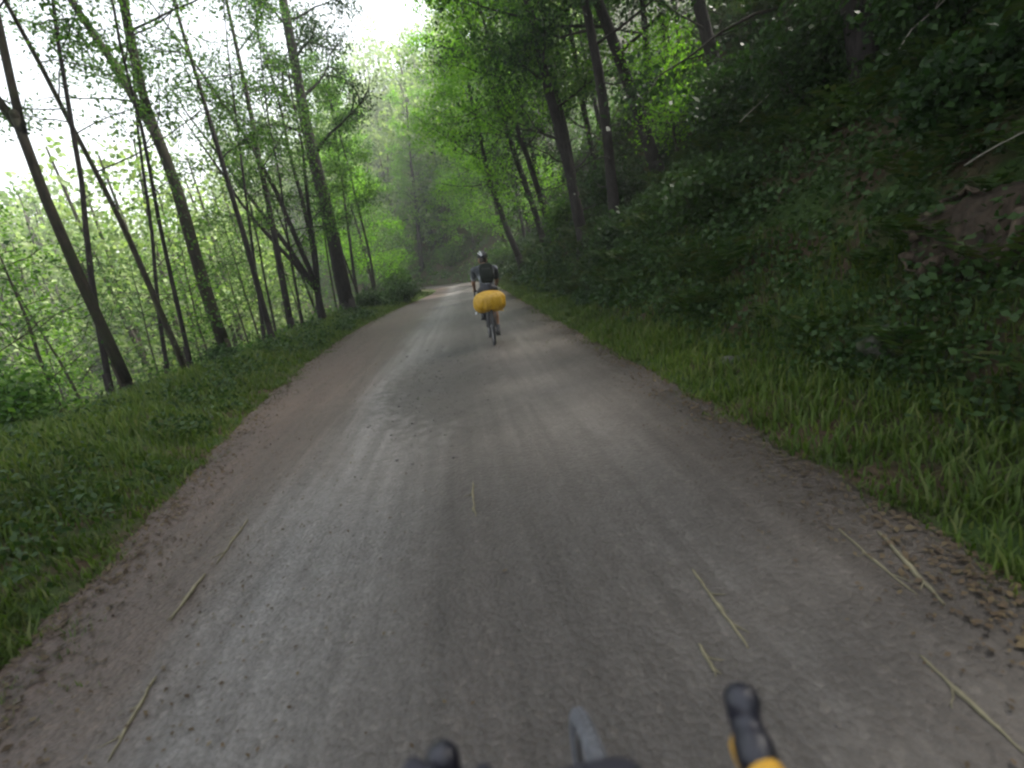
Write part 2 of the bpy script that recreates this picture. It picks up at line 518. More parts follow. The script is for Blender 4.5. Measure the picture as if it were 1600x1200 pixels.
# river on the valley floor
mt, nt, n, l, p = new_mat('river_water')
g = n.new('ShaderNodeNewGeometry')
nz = noise(n, l, 1.2, 4, 0.6, g.outputs['Position'])
p.inputs['Base Color'].default_value = (.03, .035, .03, 1)
p.inputs['Roughness'].default_value = 0.08
b = n.new('ShaderNodeBump'); b.inputs['Strength'].default_value = 0.35; b.inputs['Distance'].default_value = 0.15
l.new(nz.outputs['Fac'], b.inputs['Height']); l.new(b.outputs[0], p.inputs['Normal'])
gx = np.linspace(-75, -22, 30); gy = np.linspace(-30, 110, 60)
A, B = np.meshgrid(gx, gy, indexing='ij')
k = len(gy); i = np.arange(len(gx)-1)[:, None]; j = np.arange(k-1)[None, :]
Q = np.stack([i*k+j, (i+1)*k+j, (i+1)*k+j+1, i*k+j+1], -1).reshape(-1, 4)
river = mesh_np('river', np.stack([A.ravel(), B.ravel(), np.full(A.size, -6.6)], -1), [Q], mt, smooth=True)
tag(river, kind='structure')

# ---------------------------------------------------------------- foliage primitives
def unit(v):
    return v/(np.linalg.norm(v, axis=-1, keepdims=True)+1e-9)

def leaves(P, size, upbias=0.6, aspect=0.55, r=rng, droop=0.0):
    """rhombic leaves, slightly folded: n x 4 vertices, 2 triangles as one quad"""
    n_ = len(P)
    nrm = unit(r.normal(size=(n_, 3))+np.array([0, 0, upbias]))
    d = r.normal(size=(n_, 3)); d[:, 2] -= droop
    d = unit(d-nrm*np.sum(d*nrm, 1, keepdims=True))
    w = np.cross(nrm, d)
    s = (np.broadcast_to(size, (n_,))*r.uniform(0.65, 1.35, n_))[:, None]
    a = P-d*s*0.5
    b_ = P+w*s*aspect*0.5+nrm*s*0.06-d*s*0.05
    c_ = P+d*s*0.5-nrm*s*0.08
    e_ = P-w*s*aspect*0.5+nrm*s*0.06-d*s*0.05
    V = np.stack([a, b_, c_, e_], 1).reshape(-1, 3)
    return V, np.arange(n_*4).reshape(-1, 4)

def leaf_obj(name, P, size, mat, parent=None, **kw):
    V, Q = leaves(P, size, **kw)
    return mesh_np(name, V, [Q], mat, parent)

def wander(p0, d, length, k, r, bend=0.18, upturn=0.0):
    P = [np.array(p0, float)]; d = np.array(d, float); d /= np.linalg.norm(d)
    for _ in range(k):
        d = d+r.normal(size=3)*bend+np.array([0, 0, upturn]); d /= np.linalg.norm(d)
        P.append(P[-1]+d*length/k)
    return np.array(P)

def make_tree(name, label, base, H, rad, lean=(0, 0), crown0=0.3, spread=2.6, nleaf=5000, lsize=0.13, bark='bark', leaf='leaf',
              seed=0, forks=None, group=None, limbs=16, low=0, cat='tree', droop=0.3, side=None, clump=0.33, sub=4, gap=0.0):
    r = np.random.default_rng(seed+1000)
    x, y = base[0], base[1]
    z = tz(x, y) if len(base) < 3 else base[2]
    root = empty(name, (x, y, z), label, cat, group)
    mb = MB()
    ends = []
    def trunk(p0, d, length, r0_, r1_, k=10, bend=0.035):
        P = wander(p0, d, length, k, r, bend, 0.012)
        mb.tube(P, np.linspace(r0_, r1_, k+1)*r.uniform(.93, 1.07, k+1), 9, caps=True)
        return P
    d0 = np.array([lean[0], lean[1], 1.0])
    stems = []
    # flared foot going into the soil
    foot = np.array([[0, 0, -0.5], [0, 0, 0.0], [lean[0]*.25, lean[1]*.25, .25], [lean[0]*.7, lean[1]*.7, .7]])
    mb.tube(foot, [rad*1.9, rad*1.5, rad*1.18, rad*1.02], 10, caps=True)
    if forks:
        fh = forks[0]
        k = 7
        P = wander([0, 0, .3], d0, fh, k, r, 0.03, 0.0)
        mb.tube(P, np.linspace(rad*1.1, rad*0.84, k+1)*r.uniform(.94, 1.06, k+1), 10)
        top = P[-1]
        mb.ellipsoid(top, (rad*.88, rad*.88, rad*1.25), None, 12, 8)
        for (dx, dy, sc) in forks[1]:
            S = trunk(top-d0/np.linalg.norm(d0)*0.25, [dx, dy, 1.0], (H-fh)*sc, rad*0.80*sc**.5, rad*0.10, 11, 0.05)
            stems.append((S, rad*0.7*sc, fh))
    else:
        S = trunk([0, 0, 0], d0, H, rad*1.05, rad*0.12, 14, 0.03)
        stems.append((S, rad, 0))
    for S, sr, z0 in stems:
        nl = max(3, limbs//len(stems))
        for q in range(nl):
            t = crown0+(1-crown0)*(q+r.uniform(0, .8))/nl
            if z0: t = max(t*0.9-0.15, 0.05)+0.08
            t = min(t, 0.97)
            fi = t*(len(S)-1); i0 = int(fi); fr = fi-i0
            p = S[i0]*(1-fr)+S[min(i0+1, len(S)-1)]*fr
            az = q*2.4+r.uniform(-.5, .5)
            el = r.uniform(0.05, 0.7)
            dv = np.array([math.cos(az), math.sin(az), el])
            if side is not None: dv[:2] += np.array(side)*0.8
            Lb = spread*(1.15-0.65*t)*r.uniform(0.7, 1.15)
            B = wander(p, dv, Lb, 6, r, 0.16, 0.03)
            br = max(0.012, sr*(1-t*0.8)*0.34)
            mb.tube(B, np.linspace(br, 0.008, 7), 6, caps=False)
            for _ in range(sub):
                k0 = r.integers(2, 6)
                dv2 = unit(B[k0]-B[k0-1])+r.normal(size=3)*0.6
                B2 = wander(B[k0], dv2, Lb*r.uniform(.3, .55), 4, r, 0.2, -0.02)
                mb.tube(B2, np.linspace(br*0.5, 0.005, 5), 4, caps=False)
                ends.append(B2)
            ends.append(B[2:])
    for q in range(low):                       # thin dead or leafy side shoots low on the trunk
        S = stems[0][0]
        t = r.uniform(0.08, crown0)
        fi = t*(len(S)-1); i0 = int(fi); fr = fi-i0
        p = S[i0]*(1-fr)+S[i0+1]*fr
        az = r.uniform(0, 6.28)
        B = wander(p, [math.cos(az), math.sin(az), r.uniform(-.1, .6)], spread*r.uniform(.4, .9), 6, r, 0.2, -0.03)
        mb.tube(B, np.linspace(rad*0.16, 0.004, 7), 5, caps=False)
        if r.random() < 0.7: ends.append(B[3:])
    tr = mb.build('trunk', M[bark], root)
    if gap: ends = [B for B in ends if r.random() > gap]
    per = max(1, nleaf//len(ends))
    PP = []
    for B in ends:
        f_ = r.random(per)*(len(B)-1)
        i0 = f_.astype(int); fr = (f_-i0)[:, None]
        q = B[i0]*(1-fr)+B[np.minimum(i0+1, len(B)-1)]*fr
        PP.append(q+r.normal(size=(per, 3))*clump*np.array([1, 1, .6])-np.array([0, 0, .1]))
    PP = np.concatenate(PP)
    leaf_obj('crown', PP, lsize, M[leaf], root, r=r, droop=droop)
    return root


# ---------------------------------------------------------------- trees on the left brow
T = make_tree
T('alder_tree', 'leaning alder with forked mossy trunk, leftmost of the roadside row', (-6.35, 9.9), 15, .09, (-.12, .02), .26, 3.0, 8500, .09,
  'bark_mossy', 'leaf', 1, (4.6, [(-.34, .1, 1), (.02, .2, .9)]), limbs=20, low=5, gap=.5, clump=.26)
T('alder_tree', 'slender alder between the leftmost leaning tree and the thick forked one', (-7.0, 13.2), 14, .075, (-.07, 0), .34, 2.6, 5500, .09,
  'bark', 'leaf', 2, limbs=13, low=5, gap=.5, clump=.26)
T('alder_tree', 'thick brown alder on the grassy brow, trunk forking into a narrow V', (-7.15, 15.9), 18, .165, (.0, 0), .3, 3.6, 8500, .095,
  'bark_mossy', 'leaf', 3, (6.6, [(-.36, .05, .9), (.03, .0, 1)]), limbs=18, low=3, gap=.45, clump=.26)
T('alder_tree', 'straight dark alder just right of the thick forked one', (-6.2, 17.2), 16, .095, (-.01, 0), .34, 2.8, 6500, .10, 'bark_dark', 'leaf', 4, limbs=14, low=4, gap=.4, clump=.26)
T('alder_tree', 'dark alder beside the many-stemmed clump, leaning slightly towards the road', (-6.5, 20.2), 18, .13, (.09, 0), .32, 3.0, 8000, .10, 'bark_dark', 'leaf', 5, limbs=15, low=4, gap=.3, clump=.28)
T('hazel_clump', 'many-stemmed hazel fanning out from one base before the big dark pine', (-5.7, 22.0), 12, .15, (0, 0), .3, 2.8, 10500, .105, 'bark_dark', 'leaf', 6,
  (1.2, [(-.36, .1, .9), (-.16, -.1, 1), (.02, .12, 1), (-.62, .0, .75), (.12, -.05, .8)]), limbs=30)
T('pine_tree', 'big straight dark pine trunk standing where the road bends away', (-5.3, 25.5), 24, .35, (.045, 0), .3, 4.0, 20000, .13, 'bark_dark', 'leaf_dark', 7, limbs=24, low=4)
T('birch_sapling', 'thin dark sapling just right of the big pine', (-4.8, 32), 13, .09, (.05, 0), .45, 2.0, 5000, .145, 'bark_dark', 'leaf', 8, limbs=10, low=2)
T('alder_tree', 'thin alder standing close behind the big pine', (-5.6, 30), 14, .10, (.04, 0), .4, 2.2, 5000, .145, 'bark_dark', 'leaf', 9, limbs=10, low=3)
def copy_tree(src, x, y, rz, sc, label, group):
    """a copy of a tree with its trunk and crown"""
    o = src.copy(); COL.objects.link(o)
    o.location = (x, y, tz(x, y)); o.rotation_euler = (0, 0, rz); o.scale = (sc, sc, sc)
    for ch in src.children:
        c = ch.copy(); COL.objects.link(c); c.parent = o
    return tag(o, label, None, group)
poles = [(-6.1, 11.7, 'thin dark pole just right of the slender alder, at the brow'), (-8.3, 14.6, 'thin pole set back left of the slender alder'),
         (-6.9, 18.4, 'thin pole touching the left side of the straight dark alder'), (-5.8, 19.4, 'thin pole at the verge just left of the many-stemmed hazel'),
         (-7.6, 21.6, 'thin pole showing close to the right of the straight dark alder'), (-6.4, 24, 'thin pole rising behind the many-stemmed hazel'),
         (-6.3, 27.5, 'thin pole close to the left side of the big pine'), (-7.2, 10.6, 'thin pole just left of the leftmost leaning alder'),
         (-5.2, 28.6, 'thin pole on the verge edge just right of the big pine')]
pr_ = []
for k, (x, y, lb) in enumerate(poles):
    if k < 3:
        pr_.append(T('alder_pole', lb, (x, y), 12, [.05, .06, .065][k], (rng.uniform(-.1, .1), 0), .4, 1.8, 1700, .09, 'bark_dark', 'leaf', 110+k, limbs=11, low=4, group='thin poles in the roadside row'))
    else:
        copy_tree(pr_[k % 3], x, y, k*1.9, .9+.05*(k % 4), lb, 'thin poles in the roadside row')
sp = [(-9.2, 12.0, 8, .06), (-10.6, 14.5, 9, .07), (-8.2, 8.9, 8, .065), (-9.6, 9.4, 9, .07), (-11.5, 17.5, 10, .07), (-9.4, 19.5, 10, .075), (-8.8, 23, 11, .08),
      (-10.5, 26, 12, .09), (-8.4, 28.5, 11, .08), (-12.5, 21.5, 11, .08), (-13.5, 12.5, 11, .08), (-15, 17, 12, .09), (-14, 28, 13, .10), (-7.4, 34, 13, .10),
      (-10, 37, 14, .11), (-17.5, 23, 13, .1), (-12, 33, 13, .1)]
pr_ = []
LB = 'thin sapling growing on the slope below the left roadside trees'
for k, (x, y, h, r_) in enumerate(sp):
    if k < 5:
        pr_.append(T('alder_sapling', LB, (x, y), 6, .048, (rng.uniform(-.12, .08), 0), .25, 1.5, 1300, .095,
                     'bark', 'leaf' if k % 3 else 'leaf_bright', 20+k, limbs=14, low=3, group='saplings on the valley slope'))
    else:
        copy_tree(pr_[k % 5], x, y, k*2.3, h/10, LB, 'saplings on the valley slope')

# trees about the bend
T('beech_tree', 'bright green beech leaning out over the road at the bend', (4.3, 30), 14, .2, (-.28, -.02), .3, 5.0, 16000, .14, 'bark_dark', 'leaf_bright', 41, limbs=22, side=(-.5, 0))
T('beech_tree', 'tall pale green tree at the far end of the road', (-3.5, 66), 20, .3, (0, 0), .15, 5.0, 9000, .22, 'bark_dark', 'leaf_bright', 42, limbs=22)
T('beech_tree', 'rounded green tree behind the bend, right of the tallest one', (3.5, 64), 17, .25, (0, 0), .15, 4.6, 8000, .22, 'bark_dark', 'leaf', 43, limbs=20)
T('beech_tree', 'sunlit yellow green tree rising behind the big pine', (-10, 60), 23, .3, (0, 0), .12, 5.2, 9000, .22, 'bark_dark', 'leaf_bright', 44, limbs=22)
T('beech_tree', 'leafy tree on the outside of the bend behind the cyclist', (6.0, 52), 15, .22, (-.1, 0), .15, 4.4, 8000, .2, 'bark_dark', 'leaf', 45, limbs=20)
T('beech_tree', 'small bushy tree low on the left of the bend', (-6.5, 44), 9, .12, (0, 0), .12, 3.0, 6000, .16, 'bark_dark', 'leaf', 46, limbs=18)

T('beech_tree', 'bright bushy tree closing the road end, left of the cyclist', (-1.5, 68), 12, .16, (0, 0), .05, 4.8, 9000, .21, 'bark_dark', 'leaf_bright', 141, limbs=22)
T('beech_tree', 'bright bushy tree directly behind the cyclist at the road end', (3.2, 60), 11, .16, (-.05, 0), .05, 4.6, 9000, .20, 'bark_dark', 'leaf_bright', 142, limbs=22)
T('beech_tree', 'low bushy tree on the bank right of the road end', (6.0, 54), 9, .14, (-.1, 0), .05, 4.0, 8000, .19, 'bark_dark', 'leaf', 143, limbs=20)
T('beech_tree', 'bright young tree on the left verge beyond the big pine', (-5.6, 37), 11, .12, (.05, 0), .1, 3.6, 8000, .15, 'bark_dark', 'leaf_bright', 144, limbs=20)
T('beech_tree', 'bright young tree on the right bank before the bend', (6.2, 39.5), 12, .14, (-.15, 0), .08, 4.4, 9000, .16, 'bark_dark', 'leaf_bright', 145, limbs=20)
T('beech_tree', 'low spreading tree on the right at the bend', (5.4, 45), 11, .16, (-.15, 0), .1, 4.6, 9000, .17, 'bark_dark', 'leaf', 47, limbs=20, side=(-.3, 0))
T('beech_tree', 'leafy tree closing the view on the inside of the bend', (-6.8, 52), 13, .18, (0, 0), .08, 4.4, 9000, .19, 'bark_dark', 'leaf', 48, limbs=20)
T('beech_tree', 'bright leafy tree leaning in from the right before the bend', (5.0, 23.5), 13, .15, (-.2, 0), .3, 4.4, 11000, .13, 'bark_dark', 'leaf_bright', 49, limbs=20, side=(-.4, 0))

# ---------------------------------------------------------------- trees on the right hillside
T('oak_tree', 'dark leaning trunk on the bank, just right of the cyclist', (4.75, 17.4), 15, .2, (-.09, 0), .3, 4.2, 12000, .14, 'bark_dark', 'leaf', 51, limbs=18, low=3)
T('oak_tree', 'upright dark trunk on the bank, second right of the cyclist', (4.95, 14.6), 15, .16, (.0, 0), .3, 4.0, 12000, .14, 'bark_dark', 'leaf_dark', 52, limbs=18, low=3)
T('oak_tree', 'thick dark trunk slanting downhill across the middle of the hillside', (6.9, 15.6), 16, .2, (-.27, 0), .22, 4.4, 12000, .14, 'bark_dark', 'leaf', 53, limbs=18, low=3)
T('oak_tree', 'dark trunk slanting downhill high on the bank at upper right', (7.6, 13.0), 14, .17, (-.25, 0), .2, 4.2, 12000, .14, 'bark_dark', 'leaf_dark', 54, limbs=18, low=3)
T('oak_tree', 'mossy trunk rising at the top right beside the near bank', (6.6, 8.8), 14, .2, (-.18, 0), .3, 4.6, 9000, .13, 'bark_mossy', 'leaf_dark', 55, limbs=20, low=3)
T('oak_tree', 'dark tree whose boughs hang into the upper right corner', (7.4, 4.6), 13, .22, (-.2, 0), .25, 4.8, 16000, .13, 'bark_mossy', 'leaf_dark', 56, limbs=22, low=4)
T('beech_sapling', 'bright lime green young beech coloured as sunlit between the hillside trunks', (7.35, 15.3), 3.4, .045, (-.1, 0), .12, 1.5, 4500, .10, 'bark', 'leaf_bright', 57, limbs=14)
hill = [(5.6, 21), (7.5, 24), (5.2, 27), (8.5, 19.5), (10.5, 22), (6.5, 31), (9.5, 28.5), (11, 15.5), (11.5, 10.5), (10.5, 6.5), (13.5, 18), (13, 26), (9, 36), (14, 13), (12.5, 33),
        (7.0, 42), (11, 43), (16, 22), (17, 30), (10, 1.5), (8.6, -1.5), (13, 4), (7.2, -5), (11, -6), (6.6, -10), (16, 8)]  # those beside and behind the camera are unseen, added for their shade
pr_ = []
LB = 'dark leafy tree among others on the steep right hillside'
for k, (x, y) in enumerate(hill):
    if k < 8:
        pr_.append(T('hillside_tree', LB, (x, y), rng.uniform(12, 16), rng.uniform(.12, .19), (-rng.uniform(.02, .2), rng.uniform(-.05, .05)), .12, 4.2,
                     6000, .18, 'bark_dark', ['leaf', 'leaf_dark', 'leaf_dark'][k % 3], 60+k, limbs=16, low=2, group='trees massed on the right hillside', clump=.42))
    else:
        copy_tree(pr_[k % 8], x, y, rng.uniform(-.7, .7), rng.uniform(.85, 1.15), LB, 'trees massed on the right hillside')
T('oak_tree', 'leafy tree added nearest the camera to shade the right verge', (5.6, 2.4), 11, .18, (-.22, .05), .22, 4.2, 18000, .115, 'bark_mossy', 'leaf_dark', 91, limbs=24, low=4, side=(-.5, .1), clump=.4)  # added, and its crown thickened, to keep light off the near road
T('oak_tree', 'leafy tree arching over the bank between bare roots and slanting trunks', (6.0, 6.8), 11, .17, (-.2, .0), .2, 4.2, 12000, .11, 'bark_dark', 'leaf_dark', 92, limbs=24, low=4, side=(-.4, 0), clump=.4)
T('oak_tree', 'unseen leafy tree added behind the right shoulder of the camera for shade', (5.2, -2.6), 11, .18, (-.2, .1), .22, 4.6, 12000, .11, 'bark_dark', 'leaf_dark', 93, limbs=24, low=4, side=(-.5, .2), clump=.4)  # out of view, added to cut sky light over road and bank

# ---------------------------------------------------------------- far wood across the valley: one mass
r = np.random.default_rng(99)
mb = MB(); PP = []; SZ = []
cnt = 0
while cnt < 560:
    if cnt < 260: q_, d = r.uniform(-1.0, -.3), r.uniform(34, 105)
    elif cnt < 420: q_, d = r.uniform(-.9, .25), r.uniform(60, 170)
    else: q_, d = r.uniform(-.4, .3), r.uniform(58, 120)
    x, y = d*math.sin(q_), d*math.cos(q_)
    u, s = road_su(np.array([x]), np.array([y]))
    z = tz(x, y)
    if -15 < u[0] < 5.5 or z < -6.5: continue
    cnt += 1
    h = r.uniform(10, 17)
    mb.tube(wander([x, y, z-.5], [r.normal()*.05, 0, 1], h, 4, r, .03), np.linspace(.22, .05, 5), 5, caps=False)
    nb = 9; nk = 64 if d < 62 else 30; cs = .32 if d < 62 else .62
    for _ in range(nb):
        t = r.uniform(.2, 1.0); rr = 3.6*math.sqrt(max(.08, 1-((t-.5)/.58)**2))
        a = r.uniform(0, 6.28)
        c = np.array([x+math.cos(a)*rr*.7, y+math.sin(a)*rr*.7, z+h*t])
        SZ.append(np.full(nk, cs)); q = r.normal(size=(nk, 3)); q = unit(q)*r.uniform(.5, 1, (nk, 1))**.5*np.array([1.7, 1.7, 1.2])
        PP.append(c+q)
PP = np.concatenate(PP)
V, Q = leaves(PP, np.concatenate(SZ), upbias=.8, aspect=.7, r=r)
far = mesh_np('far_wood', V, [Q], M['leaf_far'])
tag(far, 'pale sunlit wood covering the hillside across the valley', 'woodland', kind='stuff')
tr = mb.build('trunks', M['bark'], far)
tr['kind'] = 'stuff'

# ---------------------------------------------------------------- undergrowth on the right bank and left slope
def fern_points(x, y, z, size, r, nf=9, tilt=(0, 0)):
    A, D, Wd, S = [], [], [], []
    for k in range(nf):
        az = k*2*PI/nf+r.uniform(-.3, .3)
        L = size*r.uniform(.75, 1.15)
        o = np.array([math.cos(az), math.sin(az), 0])
        t = np.linspace(.12, 1, 11)[:, None]
        P = np.array([x, y, z])+o*L*t+np.array([0, 0, 1])*(L*.75*np.sin(t*2.1)*.8)
        tan = unit(np.gradient(P, axis=0))
        sd_ = unit(np.cross(tan, np.array([0, 0, 1.0])))
        w = (L*.24*np.sin(np.clip(t*1.05, 0, 1)*PI)**.7+.01)
        for sg in (-1, 1):
            A.append(P+sd_*w*sg*.5); D.append(unit(sd_*sg+tan*.45)); S.append(w[:, 0]*1.05)
            Wd.append(tan)
    return np.concatenate(A), np.concatenate(D), np.concatenate(Wd), np.concatenate(S)

def oriented(P, D, W_, S, aspect):
    S = S[:, None]
    V = np.stack([P-D*S*.5, P+W_*S*aspect*.5, P+D*S*.5, P-W_*S*aspect*.5], 1)
    return V.reshape(-1, 3), np.arange(len(P)*4).reshape(-1, 4)

def scatter(n_, u0_, u1_, s0, s1, r, power=1.0):
    s = s0+(s1-s0)*r.random(n_)**power
    u = r.uniform(u0_, u1_, n_)
    cxs = np.interp(s, cum, CL[:, 0]); cys = np.interp(s, cum, CL[:, 1])
    e = .5
    dx = np.interp(s+e, cum, CL[:, 0])-np.interp(s-e, cum, CL[:, 0]); dy = np.interp(s+e, cum, CL[:, 1])-np.interp(s-e, cum, CL[:, 1])
    L = np.hypot(dx, dy)
    return cxs+dy/L*u, cys-dx/L*u, u, s

r = np.random.default_rng(5)
x, y, u, s = scatter(620, 3.2, 12, .5, 32, r, 1.5)
z = terrain(x, y)
acc = [fern_points(a, b_, c_-.05, r.uniform(.4, .85), r) for a, b_, c_ in zip(x, y, z)]
A, D, Wd, S = [np.concatenate(q) for q in zip(*acc)]
V, Q = oriented(A, D, Wd, S, .38)
o = mesh_np('bank_ferns', V, [Q], M['fern'])
tag(o, 'dense dark ferns covering the steep right bank', 'ferns', kind='stuff')
x, y, u, s = scatter(3500, 2.9, 14, -1, 45, r, 1.6)
z = terrain(x, y)
PP = []
for a, b_, c_ in zip(x, y, z):
    k = 42; hh = r.uniform(.15, .6)
    q = unit(r.normal(size=(k, 3)))*r.uniform(.3, 1, (k, 1))*np.array([.45, .45, hh])
    q[:, 2] = np.abs(q[:, 2])
    PP.append(np.array([a, b_, c_-.03])+q)
o = leaf_obj('bank_brambles', np.concatenate(PP), np.repeat(np.clip(.035+.0055*s+.004*np.abs(u), .05, .2), 42), M['leaf_shrub'], r=r, upbias=1.0, aspect=.7)
tag(o, 'low brambles and ivy matted over the right bank', 'undergrowth', kind='stuff')
x, y, u, s = scatter(1500, -24, -6.2, 2, 60, r, 1.2)
z = terrain(x, y)
PP = []
for a, b_, c_ in zip(x, y, z):
    k = 30; hh = r.uniform(.2, 1.0)
    q = unit(r.normal(size=(k, 3)))*r.uniform(.3, 1, (k, 1))*np.array([.6, .6, hh])
    q[:, 2] = np.abs(q[:, 2])
    PP.append(np.array([a, b_, c_-.03])+q)
xs_, ys_, us_, s2_ = scatter(900, 2.4, 24, 42, 92, r)
zs_ = terrain(xs_, ys_)
P2 = []
for a, b_, c_ in zip(xs_, ys_, zs_):
    hh = r.uniform(.4, 1.5)
    q = unit(r.normal(size=(34, 3)))*r.uniform(.3, 1, (34, 1))*np.array([1.0, 1.0, hh])
    q[:, 2] = np.abs(q[:, 2])
    P2.append(np.array([a, b_, c_-.05])+q)
o = leaf_obj('bend_undergrowth', np.concatenate(P2), .27, M['leaf'], r=r, upbias=1.0, aspect=.65)
tag(o, 'bushes and brambles covering the bank round the far bend', 'undergrowth', kind='stuff')
xs_, ys_, us_, s2_ = scatter(600, -6.0, -2.7, .5, 24, r, 2.0)
zs_ = terrain(xs_, ys_)
kk = us_ < left_edge(s2_)-.35
P2 = []; S2 = []
for a, b_, c_, sq in zip(xs_[kk], ys_[kk], zs_[kk], s2_[kk]):
    hh = r.uniform(.15, .5)
    q = unit(r.normal(size=(40, 3)))*r.uniform(.3, 1, (40, 1))*np.array([.3, .3, hh])
    q[:, 2] = np.abs(q[:, 2])
    P2.append(np.array([a, b_, c_-.02])+q); S2.append(np.full(40, .04+.004*sq))
o = leaf_obj('verge_plants', np.concatenate(P2), np.concatenate(S2), M['leaf_shrub'], r=r, upbias=1.0, aspect=.6)
tag(o, 'low leafy weeds growing through the left verge grass', 'weeds', kind='stuff')
o = leaf_obj('slope_undergrowth', np.concatenate(PP), np.repeat(np.clip(.05+.005*s, .08, .25), 30), M['leaf'], r=r, upbias=1.0, aspect=.6)
tag(o, 'green undergrowth on the slope down to the river', 'undergrowth', kind='stuff')

x, y, u, s = scatter(1500, 3.1, 8.5, 1.0, 15, r, 1.2)
z = terrain(x, y)
PP = []
for a, b_, c_ in zip(x, y, z):
    hh = r.uniform(.12, .5)
    q = unit(r.normal(size=(40, 3)))*r.uniform(.3, 1, (40, 1))*np.array([.38, .38, hh])
    q[:, 2] = np.abs(q[:, 2])
    PP.append(np.array([a, b_, c_-.03])+q)
o = leaf_obj('bank_ivy', np.concatenate(PP), np.repeat(np.clip(.04+.004*s, .045, .12), 40), M['leaf_shrub'], r=r, upbias=1.0, aspect=.75)
tag(o, 'dark ivy and small leaves carpeting the near right bank', 'undergrowth', kind='stuff')

# grass on the verges
def grass(name, label, n_, ulo, uhi, s0, s1, hlo, hhi, r, power, mat='grass'):
    s = s0+(s1-s0)*r.random(n_)**power
    if ulo < 0:
        e = left_edge(s); f_ = r.random(n_)**1.5
        u = e+.14-f_*(-ulo)+(r.random(n_) < .10)*r.exponential(.16, n_)
    else:
        e = right_edge(s); f_ = r.random(n_)**1.5
        u = e-.14+f_*uhi-(r.random(n_) < .10)*r.exponential(.16, n_)
    nt_ = n_//7                                   # single tufts straggling out on to the road
    ct = r.integers(0, max(1, nt_//22), nt_)
    cs_ = .5+28*r.random(nt_//22+1)**1.8; cu = r.normal(size=nt_//22+1)*.16
    s[:nt_] = cs_[ct]+r.normal(size=nt_)*.05
    sg_ = 1 if ulo < 0 else -1
    u[:nt_] = (left_edge(s[:nt_]) if ulo < 0 else right_edge(s[:nt_]))+sg_*(.10+np.abs(cu[ct]))+r.normal(size=nt_)*.04
    f_[:nt_] = .15
    # tufts
    u = u+.12*np.sin(s*9+u*5); s = s+.1*np.sin(u*11)
    cxs = np.interp(s, cum, CL[:, 0]); cys = np.interp(s, cum, CL[:, 1])
    dx = np.interp(s+.5, cum, CL[:, 0])-np.interp(s-.5, cum, CL[:, 0]); dy = np.interp(s+.5, cum, CL[:, 1])-np.interp(s-.5, cum, CL[:, 1])
    L = np.hypot(dx, dy)
    x = cxs+dy/L*u; y = cys-dx/L*u
    z = terrain(x, y)-.02
    tall = .75+.35*vnoise(x, y, 2.2, 31)+.5*f_
    h = r.uniform(hlo, hhi, n_)*np.clip(tall, .3, 1.5)*(.4+.6*np.clip(f_*6-.2, 0, 1))
    az = r.uniform(0, 2*PI, n_)
    o = np.stack([np.cos(az), np.sin(az), np.zeros(n_)], -1)
    sd_ = np.stack([-np.sin(az), np.cos(az), np.zeros(n_)], -1)
    bend = r.uniform(.15, .9, n_)[:, None]*h[:, None]
    w = (r.uniform(.003, .008, n_)*(1+s/14))[:, None]
    P = np.stack([x, y, z], -1); H_ = np.array([0, 0, 1.0])*h[:, None]
    m1 = P+H_*.6+o*bend*.3; tip = P+H_*(1-.15*bend/h[:, None])+o*bend
    V = np.stack([P-sd_*w, P+sd_*w, m1+sd_*w*.8, m1-sd_*w*.8, tip], 1).reshape(-1, 3)
    k = np.arange(n_)[:, None]*5
    ob = mesh_np(name, V, [k+np.array([[0, 1, 2, 3]]), k+np.array([[3, 2, 4]])], M[mat])
    return tag(ob, label, 'grass', kind='stuff')
r = np.random.default_rng(8)
grass('verge_grass', 'long green grass on the left verge under the trees', 88000, -3.4, 0, .6, 40, .07, .26, r, 2.3)
grass('verge_grass', 'green grass strip between the road and right bank', 78000, 0, 2.3, -.2, 40, .06, .24, r, 2.3)

# fallen leaves and loose stones along the road
def flat_leaves(name, label, n_, fu, size, mat, r, s1=30, cat='leaf litter'):
    s = .3+s1*r.random(n_)**1.8
    u = fu(s, r)
    cxs = np.interp(s, cum, CL[:, 0]); cys = np.interp(s, cum, CL[:, 1])
    P = np.stack([cxs+u, cys, road_z(u, s)+.010], -1)
    nrm = unit(r.normal(size=(n_, 3))*.25+np.array([0, 0, 1.0]))
    d = unit(np.cross(nrm, r.normal(size=(n_, 3)))); w = np.cross(nrm, d)
    sz = (size*r.uniform(.5, 1.3, n_))[:, None]
    V = np.stack([P-d*sz*.5, P+w*sz*.3+nrm*sz*.1, P+d*sz*.5, P-w*sz*.3+nrm*sz*.1], 1).reshape(-1, 3)
    o = mesh_np(name, V, [np.arange(n_*4).reshape(-1, 4)], M[mat])
    return tag(o, label, cat, kind='stuff')
flat_leaves('edge_litter', 'small brown leaves and bits along the grass edges of the road', 12000,
            lambda s, r: np.where(r.random(len(s)) < .6, left_edge(s)+r.normal(size=len(s))*.16+.06, right_edge(s)+r.normal(size=len(s))*.14-.05), .035, 'litter', r)
flat_leaves('leaf_litter', 'brown fallen leaves along both edges of the road', 9000,
            lambda s, r: np.where(r.random(len(s)) < .62, left_edge(s)+.05+np.abs(r.normal(size=len(s)))*.75, right_edge(s)-.02-np.abs(r.normal(size=len(s)))*.3), .022, 'litter', r)
n_ = 1500
s = .4+22*r.random(n_)**1.6
u = np.where(r.random(n_) < .5, r.normal(size=n_)*.55, r.uniform(-2.6, 1.8, n_))
st_n = 450; s[:st_n] = 6.9+r.normal(size=st_n)*1.3; u[:st_n] = -.45+r.normal(size=st_n)*.4
